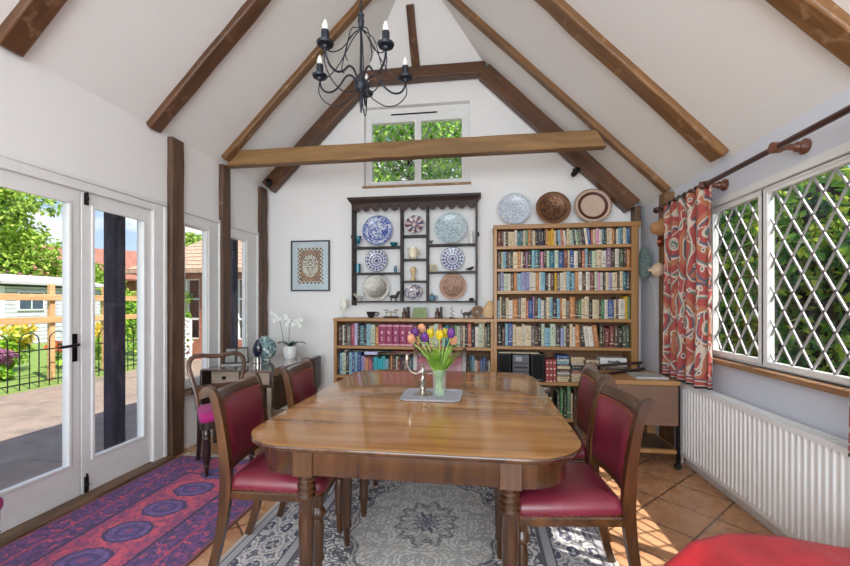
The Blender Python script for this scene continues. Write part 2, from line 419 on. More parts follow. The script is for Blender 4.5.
for i in range(n+1):
    k = i/n; xb = -2.57+k*3.69; xt = -2.40+k*3.43; j = lambda a: rnd.uniform(-a, a)
    rings.append([(xb, 3.70+j(.004), 2.695+j(.004)), (xb, 3.80, 2.695), (xt, 3.80, 2.85+j(.003)), (xt, 3.70+j(.004), 2.85+j(.003))])
b.loft(rings)
struct(b.build('tie_beam', M['beamlight'], bevel=.008, ang=30), 'long honey oak tie beam across the room in front of the gable', 'beam')
def post(y0, y1, ztop, label, x0=XL-.01, x1=XL+.045, seed=1, mat='post', zb=0):
    rnd = random.Random(seed); b = MB(); rings = []
    n = 14
    for i in range(n+1):
        z = zb+(ztop-zb)*i/n; j = lambda a: rnd.uniform(-a, a)
        rings.append([(z, x0, y0+j(.005)), (z, x1+j(.004), y0+j(.006)), (z, x1+j(.004), y1+j(.006)), (z, x0, y1+j(.005))])
    b.loft(rings); o = b.build('timber_post', M[mat], bevel=.008, ang=30)
    # local x is the grain: stand the post up (x -> z, y -> x, z -> y)
    o.matrix_world = Matrix(((0,1,0,0),(0,0,1,0),(1,0,0,0),(0,0,0,1)))
    return struct(o, label, 'post')
post(2.985, 3.125, 2.70, 'dark oak wall post between the garden doors and the first narrow window', seed=1)
post(3.645, 3.775, 2.70, 'oak wall post between the two narrow windows, under the tie beam', seed=2)
post(4.35, 4.49, 2.68, 'oak wall post in the far left corner beside the framed picture', seed=3)
post(3.80, 3.93, 2.30, 'oak wall post on the right beside the patterned curtain', 1.64, XR+.01, seed=4, mat='beam')
post(4.42, 4.54, 2.32, 'short end of an oak post rising behind the tall bookcase', 1.612, 1.675, seed=5, zb=2.135)

# ---------------------------------------------------------------- garden doors
b = MB()
for y0, y1 in ((1.56, 1.66), (2.83, 2.93)): b.box(-2.74, -2.585, y0, y1, 0, 2.10)
b.box(-2.74, -2.585, 1.66, 2.83, 2.04, 2.10)
b.box(-2.60, -2.578, 2.93, 2.965, 0, 2.099); b.box(-2.60, -2.578, 1.52, 2.965, 2.10, 2.125); b.box(-2.60, -2.578, 1.52, 1.56, 0, 2.099)
struct(b.build('trim_1', M['white'], bevel=.006), 'white frame around the pair of garden doors', 'door frame')
b = MB(); b.box(-2.66, -2.50, 1.50, 2.965, -.005, .03)
struct(b.build('trim_2', M['threshold'], bevel=.008), 'worn oak threshold along the foot of the garden doors', 'threshold')
def leaf(name, y0, y1, g0, g1, label):
    b = MB(); X0, X1 = -2.665, -2.61; z0, z1, gz0, gz1 = .03, 2.04, .25, 1.95
    b = wall_holes('x', X0, X1, y0, y1, z0, z1, [(g0, g1, gz0, gz1)])
    o = struct(b.build(name, M['white'], bevel=.005), label, 'door')
    b = MB()
    for (a, c, d, e) in ((g0-.012, g0+.008, gz0, gz1), (g1-.008, g1+.012, gz0, gz1)): b.box(X1-.002, X1+.009, a, c, d-.012, e+.012)
    for d in (gz0, gz1): b.box(X1-.002, X1+.009, g0, g1, d-.01, d+.01)
    b.build('glazing_bead', M['white'], o, bevel=.003)
    b = MB(); b.box(-2.642, -2.636, g0-.004, g1+.004, gz0-.004, gz1+.004); b.build('glass', M['pane'], o, smooth=False)
    return o
d1 = leaf('door_1', 1.665, 2.266, 1.79, 2.195, 'white glazed garden door with the black lever handle')
d2 = leaf('door_2', 2.272, 2.826, 2.352, 2.762, 'white glazed garden door next to the oak wall post')
b = MB(); b.box(-2.611, -2.602, 2.205, 2.242, .92, 1.10); hp = b.build('handle_plate', M['blackmetal'], d1, bevel=.003)
b = MB(); b.tube([(-2.603, 2.223, 1.03), (-2.57, 2.223, 1.03), (-2.555, 2.21, 1.03), (-2.555, 2.095, 1.025)], .009); b.build('lever', M['blackmetal'], hp)
b = MB(); b.tube([(-2.672, 2.223, 1.03), (-2.71, 2.223, 1.03), (-2.72, 2.23, 1.03), (-2.72, 2.30, 1.025)], .009); b.build('lever', M['blackmetal'], hp)
for z0, z1 in ((.035, .14), (1.955, 2.035)):
    b = MB(); b.box(-2.611, -2.60, 2.29, 2.315, z0, z1); b.ball((-2.598, 2.3025, (z0+z1)/2), .012); b.tube([(-2.60, 2.3025, z0+.01), (-2.60, 2.3025, z1+.02)], .006)
    b.build('bolt', M['blackmetal'], d2)
# ---------------------------------------------------------------- windows
def lattice(y0, y1, z0, z1, pw, ph, wdt, X, axis='x', dep=.008):
    b = MB()
    def strip(p, q):
        d = Vector((q[0]-p[0], q[1]-p[1])).normalized(); n_ = Vector((-d.y, d.x))*wdt/2
        pts = [(p[0]+n_.x, p[1]+n_.y), (p[0]-n_.x, p[1]-n_.y), (q[0]-n_.x, q[1]-n_.y), (q[0]+n_.x, q[1]+n_.y)]
        b.prism(pts, axis, X, X+dep)
    k = ph/pw; W = y1-y0; H = z1-z0
    for sgn in (1, -1):
        c = -math.ceil(max(H, W*k)/ph+2)*ph
        while c < H + W*k + 4*ph:
            # z = z0 + c + sgn*k*(y-y0) (sgn=+1) or mirrored
            pts = []
            for t in (0, W):
                z = c + sgn*k*t
                if 0 <= z <= H: pts.append((t, z))
            for z in (0, H):
                t = (z-c)/(sgn*k)
                if 0 < t < W: pts.append((t, z))
            if len(pts) >= 2:
                pts.sort(); p, q = pts[0], pts[-1]
                if abs(p[0]-q[0]) > .01: strip((y0+p[0], z0+p[1]), (y0+q[0], z0+q[1]))
            c += ph
    return b
def side_window(name, hole, g0, g1, label):
    y0, y1, z0, z1 = hole
    b = wall_holes('x', -2.645, -2.60, y0, y1, z0, z1, [(g0, g1, z0+.085, 1.99)])
    o = struct(b.build(name, M['white'], bevel=.005), label, 'window')
    b = wall_holes('x', -2.60, -2.588, g0-.03, g1+.05, z0+.03, 2.04, [(g0-.012, g1+.012, z0+.075, 2.0)]); b.build('sash', M['white'], o, bevel=.004)
    b = MB(); b.box(-2.640, -2.635, g0-.003, g1+.003, z0+.08, 1.994); b.build('pane', M['pane'], o, smooth=False)
    b = wall_holes('x', -2.60, -2.584, y0-.03, y1+.03, z0, z1+.03, [(y0, y1, z0-.01, z1)]); b.build('casing', M['white'], o, bevel=.003)
side_window('window_1', W1, 3.19, 3.47, 'narrow white window between the first two oak posts')
side_window('window_2', W2, 3.81, 4.10, 'narrow white window in the far left corner above the small table')
b = MB(); b.box(-2.62, -2.50, 3.13, 3.66, .49, .53); struct(b.build('trim_3', M['threshold'], bevel=.006), 'oak sill under the narrow window behind the balloon back chair', 'sill')
b = MB(); b.box(-2.62, -2.50, 3.80, 4.35, .49, .53); struct(b.build('trim_4', M['threshold'], bevel=.006), 'oak sill under the corner window behind the small table', 'sill')
# high gable window
b = wall_holes('y', 4.615, 4.68, W3[0], W3[1], W3[2], W3[3], [(-1.285, -.765, 2.75, 3.45), (-.69, -.21, 2.75, 3.45)])
o = struct(b.build('window_3', M['white'], bevel=.006), 'small latticed white window high in the gable', 'window')
b = MB(); b.box(-1.05, -.50, 4.607, 4.617, 3.535, 3.55); b.build('vent', M['blackmetal'], o)
for x0, x1 in ((-1.285, -.765), (-.69, -.21)):
    b = MB(); b.box(x0-.003, x1+.003, 4.648, 4.653, 2.747, 3.453); pn = b.build('pane', M['pane'], o, smooth=False)
    b = lattice(x0, x1, 2.75, 3.45, .105, .15, .007, 4.640, 'y'); b.build('lattice', M['lead2'], pn, smooth=False)
    b = wall_holes('y', 4.606, 4.616, x0-.035, x1+.035, 2.715, 3.485, [(x0, x1, 2.75, 3.45)]); b.build('sash', M['white'], o, bevel=.003)
b = MB(); b.box(-.735, -.72, 4.59, 4.608, 3.06, 3.15); b.build('latch', M['blackmetal'], o)
b = MB(); b.box(W3[0]-.02, W3[1]+.02, 4.525, 4.62, 2.658, 2.682); struct(b.build('trim_5', M['sill'], bevel=.004), 'thin oak sill of the small high window', 'sill')
# right latticed window
PA, PB = (2.735, 3.22, .952, 1.965), (1.40, 2.655, .945, 1.965)
b = wall_holes('x', 1.735, 1.765, W4[0], W4[1], W4[2], W4[3], [PA, PB])
o = struct(b.build('window_4', M['white'], bevel=.006), 'wide white window with diamond lattice on the right wall', 'window')
for P in (PA, PB):
    y0, y1, z0, z1 = P
    b = wall_holes('x', 1.722, 1.736, y0-.05, y1+.05, z0-.035, z1+.035, [(y0, y1, z0, z1)]); b.build('sash', M['white'], o, bevel=.004)
    b = MB(); b.box(1.750, 1.754, y0-.003, y1+.003, z0-.003, z1+.003); pn = b.build('pane', M['pane'], o, smooth=False)
    b = lattice(y0, y1, z0, z1, .136, .205, .010, 1.739, 'x', .009); b.build('lattice', M['lead'], pn, smooth=False)
b = MB(); b.box(1.700, 1.735, W4[0]-.03, W4[1]+.03, 2.005, 2.055); b.box(1.715, 1.735, 1.40, 2.66, 1.985, 2.0); b.build('head_casing', M['white'], o, bevel=.004)
b = MB(); b.box(1.655, 1.745, 1.2, 3.34, .868, .90); struct(b.build('trim_6', M['sill'], bevel=.006), 'pale oak sill under the wide latticed window', 'sill')
# unseen windows added behind the viewer to house the fill lamps
b = wall_holes('x', -2.72, -2.62, *W5, [(-2.1, -1.25, .4, 2.0), (-1.15, -.3, .4, 2.0)])
o = struct(b.build('added_window_side', M['white'], bevel=.006), 'added white side window behind the viewer, housing the fill lamp', 'window')
b = MB(); b.box(-2.665, -2.66, -2.1, -.3, .4, 2.0); b.build('pane', M['pane'], o, smooth=False)
b = wall_holes('y', -3.12, -3.04, *W6, [(-1.9, -.5, .6, 2.3), (-.4, 1.0, .6, 2.3)])
o = struct(b.build('added_window_rear', M['white'], bevel=.006), 'added wide white window at the rear, housing the fill lamp', 'window')
b = MB(); b.box(-1.9, 1.0, -3.08, -3.075, .6, 2.3); b.build('pane', M['pane'], o, smooth=False)
b = MB(); b.box(1.64, 1.72, 1.0, 3.45, 0, .085); struct(b.build('baseboard_right', M['white'], bevel=.006), 'white boxed skirting under the radiator', 'skirting')

# ================================================================ OUTSIDE
import numpy as np
def foliage(name, blobs, n, size, mat, parent=None, seed=1, shell=.45, flat=0):
    """leaves scattered through ellipsoid clumps (centre, radii); every leaf is a small folded blade"""
    rg = np.random.default_rng(seed)
    vol = np.array([r[0]*r[1]*r[2] for c, r in blobs])**(2/3); cnt = np.maximum(3, (n*vol/vol.sum()).astype(int))
    P = []
    for (c, r), k in zip(blobs, cnt):
        d = rg.normal(size=(k, 3)); d /= np.linalg.norm(d, axis=1)[:, None]
        rad = (1-shell*rg.random(k)**1.5)[:, None]
        P.append(np.array(c)+d*rad*np.array(r))
    P = np.concatenate(P); k = len(P)
    a = rg.normal(size=(k, 3)); a /= np.linalg.norm(a, axis=1)[:, None]
    q = rg.normal(size=(k, 3)); q -= (q*a).sum(1)[:, None]*a; q /= np.linalg.norm(q, axis=1)[:, None]
    nn = np.cross(a, q)
    s = (size*(.6+.8*rg.random(k)))[:, None]
    tip, base, l_, r_ = P+a*s, P-a*s, P+q*s*.55+nn*s*.18, P-q*s*.55+nn*s*.18
    V = np.stack([base, r_, tip, l_], 1).reshape(-1, 3)
    me = bpy.data.meshes.new(name); F = np.arange(4*k).reshape(-1, 4)
    me.from_pydata(V.tolist(), [], F.tolist()); me.materials.append(mat)
    o = bpy.data.objects.new(name, me); COL.objects.link(o)
    if parent: o.parent = parent
    return o
def leafmat(name, c1, c2, c3, tr=.35, ns=9):
    t = NT(name); v = t.tc(); 
    col = t.ramp(t.noise(v, ns, 2), [(.32, c1), (.5, c2), (.68, c3)])
    t.set(Base_Color=col, Roughness=.5)
    x = t.n('ShaderNodeBsdfTranslucent'); t.l(col, x.inputs[0]); mx = t.n('ShaderNodeMixShader'); mx.inputs[0].default_value = tr
    t.t.links.new(t.b.outputs[0], mx.inputs[1]); t.t.links.new(x.outputs[0], mx.inputs[2]); t.t.links.new(mx.outputs[0], t.out.inputs[0])
    return t.mat
M['leaf_tree'] = leafmat('bright_tree_leaves', S(78, 116, 34), S(150, 184, 62), S(212, 226, 110), ns=5)
M['leaf_bush'] = leafmat('bush_leaves', S(76, 126, 34), S(144, 192, 50), S(206, 226, 96), ns=6)
M['leaf_hedge'] = leafmat('hedge_leaves', S(40, 84, 50), S(92, 140, 52), S(206, 216, 80), tr=.5, ns=4)
M['leaf_gable'] = leafmat('gable_tree_leaves', S(72, 130, 46), S(150, 200, 76), S(226, 238, 140), ns=7)
M['bark'] = plain('bark', S(86, 66, 50), .9, var=.3, bump=.6, bs=20)
M['core'] = plain('hedge_stems', S(44, 34, 26), .9, var=.4, ns=5, bump=.6, bs=12)
M['yellow_fl'] = leafmat('yellow_flowers', S(200, 170, 40), S(235, 210, 70), S(250, 235, 120))
M['orange_fl'] = leafmat('orange_flowers', S(190, 84, 40), S(226, 120, 64), S(240, 170, 110))
M['pink_fl'] = leafmat('pink_flowers', S(176, 110, 160), S(206, 140, 176), S(232, 186, 206))
t = NT('stone_patio'); v = t.tc()
br = t.n('ShaderNodeTexBrick'); t.l(t.mapv(v, (1, 1, 1)), br.inputs['Vector'])
br.inputs['Scale'].default_value = 1.0; br.inputs['Brick Width'].default_value = .9; br.inputs['Row Height'].default_value = .6; br.inputs['Mortar Size'].default_value = .012
br.inputs['Color1'].default_value = S(146, 126, 110); br.inputs['Color2'].default_value = S(126, 112, 102); br.inputs['Mortar'].default_value = S(112, 108, 92)
col = t.mix(t.ramp(t.noise(v, 4, 7), [(.35, (0,0,0,1)), (.7, (1,1,1,1))]), br.outputs[0], S(160, 140, 124))
moss = t.ramp(t.noise(t.mapv(v, (1, .35, 1)), 1.6, 5), [(.66, (0,0,0,1)), (.76, (1,1,1,1))])
t.set(Base_Color=t.mix(t.m('MULTIPLY', moss, .6), col, S(92, 110, 66)), Roughness=.85); t.bump(t.noise(v, 14, 6), .4, .01)
M['patio'] = t.mat
M['lawn'] = plain('mown_lawn', S(122, 146, 66), .9, var=.28, ns=9, bump=.8, bs=90)
b = MB(); b.box(-7.15, -2.78, -6, 16, -.3, -.1)
struct(b.build('patio', M['patio'], smooth=False), 'stone flagged patio outside the garden doors', 'patio')
b = MB(); b.box(-60, -7.15, -25, 60, -.32, -.10); struct(b.build('lawn', M['lawn'], smooth=False), 'green lawn beyond the iron railings', 'lawn')
b = MB(); b.box(-7.15, 30, 16, 60, -.32, -.12); b.box(1.92, 30, -20, 16, -.32, -.12); b.box(-2.78, 1.92, 4.75, 16, -.32, -.12)
struct(b.build('ground', M['lawn'], smooth=False), 'grass around the house', 'ground')
# veranda posts
t = NT('dark_veranda_oak'); v = t.tc()
t.set(Base_Color=t.ramp(t.noise(t.mapv(v, (1,1,.2)), 22, 6, .4), [(.3, S(34, 30, 44)), (.6, S(62, 54, 70)), (.75, S(92, 82, 92))]), Roughness=.75); t.bump(t.noise(t.mapv(v, (1,1,.15)), 30, 5), .4, .006)
M['veranda'] = t.mat
for y, lb in ((2.80, 'dark timber veranda post outside the right hand garden door'), (4.31, 'dark timber veranda post outside the corner window')):
    b = MB(); b.box(-2.96, -2.855, y-.052, y+.052, -.1, 2.31)
    tag(b.build('veranda_post', M['veranda'], bevel=.012), lb, 'post', kind='structure')
b = MB(); b.box(-2.98, -2.84, -1, 6, 2.24, 2.40); tag(b.build('eaves_beam', M['veranda'], bevel=.01), 'dark eaves beam resting on the veranda posts', 'beam', kind='structure')

# iron hoop railings: three panels
def rail_panel(y0, n, label):
    root = empty('iron_railing', (-7.25, y0, -.1), 0, label, 'railing', 'black iron railings along the lawn')
    w = n*.22
    b = MB()
    for z in (.10, .62): b.tube([(0, 0, z), (0, w, z)], .011, 6)
    b.build('rail', M['iron'], root)
    for i in range(0, n, 2):
        y = i*.22+.04
        pts = [(0, y, 0), (0, y, .78)] + [(0, y+.14-.14*math.cos(PI*k/8), .78+.13*math.sin(PI*k/8)) for k in range(1, 8)] + [(0, y+.28, .78), (0, y+.28, 0)]
        b = MB(); b.tube(pts, .009, 6); b.build('hoop', M['iron'], root)
        b = MB(); b.tube([(0, y+.14, 0), (0, y+.14, .74)], .008, 6); b.build('bar', M['iron'], root)
rail_panel(2.6, 10, 'black iron railing panel across the lawn, nearest part seen through the left door')
rail_panel(4.85, 10, 'black iron hoop topped railing panel in front of the timber fence and shed')
rail_panel(7.1, 10, 'black iron railing panel beyond the veranda post')
rail_panel(9.35, 8, 'black iron railing panel farthest away by the brick summerhouse')
# timber post and rail fence
M['fence'] = wood('new_fence_timber', S(196, 146, 96), S(232, 190, 142), 'y', 5, .7)
root = empty('timber_fence', (-7.7, 3, -.1), 0, 'pale new timber post and rail fence behind the railings', 'fence')
for i in range(6):
    y = i*1.03-.03+.1
    b = MB(); b.box(-.04, .04, y-.04, y+.04, 0, 1.74); b.build('fence_post', M['fence'], root, bevel=.008)
for z in (1.10, 1.50):
    b = MB(); b.box(.05, .085, -.8, 5.4, z-.055, z+.055); b.build('fence_rail', M['fence'], root, bevel=.006)
# shed
M['clap'] = NT('grey_clapboard'); t = M['clap']; v = t.tc(); s_ = t.sep(v)
ln = t.m('FRACT', t.m('MULTIPLY', s_[2], 7.5))
t.set(Base_Color=t.mix(t.m('LESS_THAN', ln, .14), t.ramp(t.noise(v, 5), [(.3, S(176, 178, 184)), (.7, S(206, 206, 208))]), S(120, 124, 132)), Roughness=.8); M['clap'] = t.mat
M['felt'] = plain('shed_felt_roof', S(178, 176, 176), .9, var=.1)
M['darkpane'] = plain('dark_window_glass', S(62, 76, 90), .08, var=.3, ns=6)
sx, sy = -16.2, 10.6
root = empty('garden_shed', (sx, sy, -.1), 0, 'pale grey clapboard garden shed behind the timber fence', 'shed')
b = MB(); b.box(-1.6, 1.0, 0, 3.4, 0, 1.95); b.build('wall', M['clap'], root, smooth=False)
b = MB(); b.prism([(-1.9, 1.95), (1.3, 2.02), (1.3, 2.10), (-.3, 2.42), (-1.9, 2.10)], 'y', -.15, 3.55); b.build('roof', M['felt'], root, smooth=False)
for y in (.5, 2.0):
    b = MB(); b.box(.98, 1.05, y, y+.8, 1.15, 1.80); wf = b.build('window_frame', M['white'], root)
    for k in range(2):
        b = MB(); b.box(1.045, 1.06, y+.05+k*.37, y+.38+k*.37, 1.2, 1.75); b.build('pane', M['darkpane'], wf)
b = MB(); b.box(.98, 1.06, -.05, .12, 0, 1.95); b.build('corner_board', M['white'], root)
# trees, shrubs and far houses
def tree(name, blobs, n, size, mat, trunk, label, cat='tree', group=None, seed=1):
    root = empty(name, (0, 0, 0), 0, label, cat, group)
    foliage('foliage', blobs, n, size, mat, root, seed)
    b = MB(); b.tube(trunk, [.16, .13, .06] if len(trunk) == 3 else .04, 8); b.build('trunk', M['bark'], root)
    return root
def clumps(c, r, k, rr, seed):
    rg = random.Random(seed); out = []
    for i in range(k):
        d = Vector((rg.gauss(0,1), rg.gauss(0,1), rg.gauss(0,1))).normalized()*rg.uniform(.45, 1)
        q = rg.uniform(.7, 1.3)*rr
        out.append(((c[0]+d.x*r[0], c[1]+d.y*r[1], c[2]+d.z*r[2]), (q, q, q*.75)))
    return out
tree('spreading_conifer', clumps((-22.7, 14.4, 4.6), (2.9, 2.9, 4.6), 95, .85, 1), 20000, .12, M['leaf_tree'], [(-22.7, 14.4, -.1), (-22.7, 14.4, 4), (-22.7, 14.4, 8)], 'big bright conifer filling the left garden door')
tree('garden_tree', clumps((-20.2, 17.6, 1.9), (1.9, 1.9, 1.5), 40, .65, 2), 9000, .10, M['leaf_tree'], [(-20.2, 17.6, -.1), (-20.2, 17.6, 1.5), (-20.2, 17.6, 3)], 'rounded green tree right of the big conifer, above the shed')
tree('garden_hedge', clumps((-14.6, 16.6, .7), (2.2, 2.2, 1.2), 44, .55, 3), 9000, .09, M['leaf_bush'], [(-14.6, 16.6, -.1), (-14.6, 16.6, .5), (-14.6, 16.6, 1.5)], 'light green hedge below the red tiled roof', 'hedge')
tree('distant_tree', clumps((-16.4, 20.5, 3.4), (1.6, 1.6, 2.0), 36, .6, 4), 7000, .12, M['leaf_tree'], [(-16.4, 20.5, -.1), (-16.4, 20.5, 2), (-16.4, 20.5, 5)], 'green tree rising behind the summerhouse roof')
for i, (x, y, m, r, lb) in enumerate(((-9.3, 6.6, 'yellow_fl', .55, 'yellow flowering shrub in front of the shed window'), (-9.0, 5.4, 'leaf_bush', .5, 'low green shrub at the left of the flower border'),
        (-8.9, 7.5, 'orange_fl', .42, 'orange flowering plant beside the fence post'), (-9.4, 8.6, 'yellow_fl', .5, 'pale yellow shrub right of the fence post'), (-9.0, 9.6, 'leaf_bush', .6, 'green shrub seen beside the veranda post'),
        (-8.6, 6.0, 'pink_fl', .3, 'pink and mauve flowers low in the border'), (-8.9, 10.8, 'orange_fl', .4, 'orange flowers right of the veranda post'))):
    root = empty('flowering_shrub', (x, y, -.1), 0, lb, 'shrub', 'flower border behind the fence')
    foliage('leaves', clumps((0, 0, r*.8), (r*.6, r*.8, r*.7), 8, r*.45, 20+i), 700, .05, M['leaf_bush'], root, 30+i)
    if m != 'leaf_bush': foliage('flowers', clumps((0, 0, r*1.3), (r*.6, r*.8, r*.6), 8, r*.35, 40+i), 500, .045, M[m], root, 50+i)
t = NT('red_roof_tiles'); v = t.tc()
wv = t.n('ShaderNodeTexBrick'); t.l(t.mapv(v, (1, 1, 1)), wv.inputs['Vector']); wv.inputs['Scale'].default_value = 4
wv.inputs['Color1'].default_value = S(150, 96, 80); wv.inputs['Color2'].default_value = S(176, 124, 104); wv.inputs['Mortar'].default_value = S(112, 66, 52)
t.set(Base_Color=wv.outputs[0], Roughness=.85); M['redtile'] = t.mat
t = NT('red_brick'); v = t.tc(); s_ = t.sep(v)
wv = t.n('ShaderNodeTexBrick'); t.l(t.comb(t.m('ADD', s_[0], s_[1]), s_[2]), wv.inputs['Vector']); wv.inputs['Scale'].default_value = 5
wv.inputs['Color1'].default_value = S(150, 78, 56); wv.inputs['Color2'].default_value = S(178, 104, 80); wv.inputs['Mortar'].default_value = S(176, 150, 130)
t.set(Base_Color=wv.outputs[0], Roughness=.85); M['brick'] = t.mat
M['shingle'] = NT('pale_roof_shingles'); t = M['shingle']; v = t.tc(); s_ = t.sep(v)
ln = t.m('FRACT', t.m('MULTIPLY', s_[2], 9))
t.set(Base_Color=t.mix(t.m('LESS_THAN', ln, .2), t.ramp(t.noise(v, 12, 4), [(.3, S(168, 132, 108)), (.7, S(206, 174, 148))]), S(104, 76, 62)), Roughness=.85); M['shingle'] = t.mat
root = empty('distant_house', (-24.5, 23.5, -.1), R(46), 'far house with long red tiled roof seen through the right garden door', 'house')
b = MB(); b.box(-7, 7, -2.5, 2.5, 0, 2.9); b.build('wall', M['brick'], root, smooth=False)
b = MB(); b.prism([(-3, 2.8), (3, 2.8), (3, 2.9), (0, 5.0), (-3, 2.9)], 'x', -7.4, 7.4); b.build('roof', M['redtile'], root, smooth=False)
b = MB(); b.box(2.6, 3.2, -.3, .3, 4.2, 5.6); b.build('chimney', M['brick'], root, smooth=False)
# summerhouse
root = empty('summerhouse', (-6.6, 10.7, -.1), 0, 'brick summerhouse with hipped shingle roof and white glazing bars', 'summerhouse')
b = wall_holes('y', -1.7, -1.55, -1.75, 1.9, 0, 2.2, [(-1.45, -.35, .5, 2.0), (.2, 1.6, .5, 2.0)]); b.build('front_wall', M['brick'], root, smooth=False)
b = MB(); b.box(-1.75, -1.6, -1.55, 1.7, 0, 2.2); b.build('side_wall', M['brick'], root, smooth=False)
b = MB(); b.box(-1.6, 1.9, 1.55, 1.7, 0, 2.2); b.build('rear_wall', M['brick'], root, smooth=False)
b = MB(); r0 = [(-2.1, -2.05, 2.12), (2.2, -2.05, 2.12), (2.2, 2.05, 2.12), (-2.1, 2.05, 2.12)]
b.loft([r0, [(x, y, z+.1) for x, y, z in r0], [(-.3, -.3, 3.55), (.5, -.3, 3.55), (.5, .3, 3.55), (-.3, .3, 3.55)]]); b.build('roof', M['shingle'], root, smooth=False)
for x0, x1 in ((-1.45, -.35), (.2, 1.6)):
    b = MB()
    for k in range(4): xx = x0+(x1-x0)*k/3; b.box(xx-.025, xx+.025, -1.68, -1.6, .5, 2.0)
    for k in range(4): zz = .5+1.5*k/3; b.box(x0, x1, -1.68, -1.6, zz-.025, zz+.025)
    b.build('glazing_bars', M['white'], root, smooth=False)
root2 = empty('climbing_rose', (-7.3, 8.75, -.1), 0, 'pink climbing rose against the brick summerhouse', 'shrub')
foliage('leaves', clumps((0, 0, .9), (.3, .12, .8), 10, .16, 71), 700, .045, M['leaf_bush'], root2, 72)
foliage('flowers', clumps((0, -.1, 1.1), (.3, .12, .6), 10, .1, 73), 160, .045, M['pink_fl'], root2, 74)
# white lattice garden chair
root = empty('garden_chair', (-5.55, 6.55, -.1), R(35), 'white lattice backed garden chair on the patio', 'chair')
b = MB(); b.box(-.24, .24, -.24, .24, .40, .43); b.build('seat', M['white'], root, bevel=.01)
for sx_ in (-1, 1):
    for sy_ in (-1, 1):
        b = MB(); b.tube([(sx_*.22, sy_*.22, .41), (sx_*.25, sy_*.25, 0)], .018, 8); b.build('leg', M['white'], root)
b = lattice(-.23, .23, .45, 1.05, .12, .12, .03, .22, 'y', .02)
for x in (-.24, .24): b.tube([(x, .23, .42), (x, .24, 1.08)], .02, 8)
b.tube([(-.24, .24, 1.06), (-.1, .24, 1.12), (.1, .24, 1.12), (.24, .24, 1.06)], .02, 8); b.build('backrest', M['white'], root, smooth=False)
for x in (-.27, .27): b = MB(); b.tube([(x, .24, .66), (x, -.2, .66), (x, -.24, .42)], .018, 8); b.build('armrest', M['white'], root)
# hedge outside the right window, tree outside the gable window
root = empty('garden_hedge', (0, 0, 0), 0, 'dark leafy hedge filling the wide latticed window', 'hedge')
hb = []
rg = random.Random(5)
for i in range(95): hb.append(((rg.uniform(3.5, 4.0), rg.uniform(.8, 8.6), rg.uniform(.1, 2.75)), (.34, .42, .34)))
for i in range(120): hb.append(((rg.uniform(4.6, 5.6), rg.uniform(1.2, 11.5), rg.uniform(.1, 4.3)), (.5, .6, .5)))
b = MB(); rings = []
for i in range(41):
    y = .4+i*.28; rings.append([(4.25+.12*rg.random(), y, -.12), (4.3+.15*rg.random(), y, 1.4), (4.4+.15*rg.random(), y, 2.75+.25*rg.random()), (4.6, y, -.12)])
b.loft(rings); b.build('inner_branches', M['core'], root, smooth=False)
foliage('foliage', hb, 40000, .068, M['leaf_hedge'], root, 6)
for i in range(14):
    y = .9+i*.57; b = MB(); b.tube([(4.1, y, -.12), (4.0+rg.uniform(-.1, .1), y+rg.uniform(-.2, .2), 1.2), (3.9, y+rg.uniform(-.3, .3), 2.5)], [.05, .04, .02], 7); b.build('stem', M['core'], root)
tree('gable_tree', clumps((-1.6, 8.9, 4.4), (2.3, 1.0, 1.9), 60, .5, 8), 12000, .075, M['leaf_gable'], [(-1.6, 9.2, -.12), (-1.6, 9.2, 2.5), (-1.6, 9.0, 5)], 'leafy tree close outside the small high window')

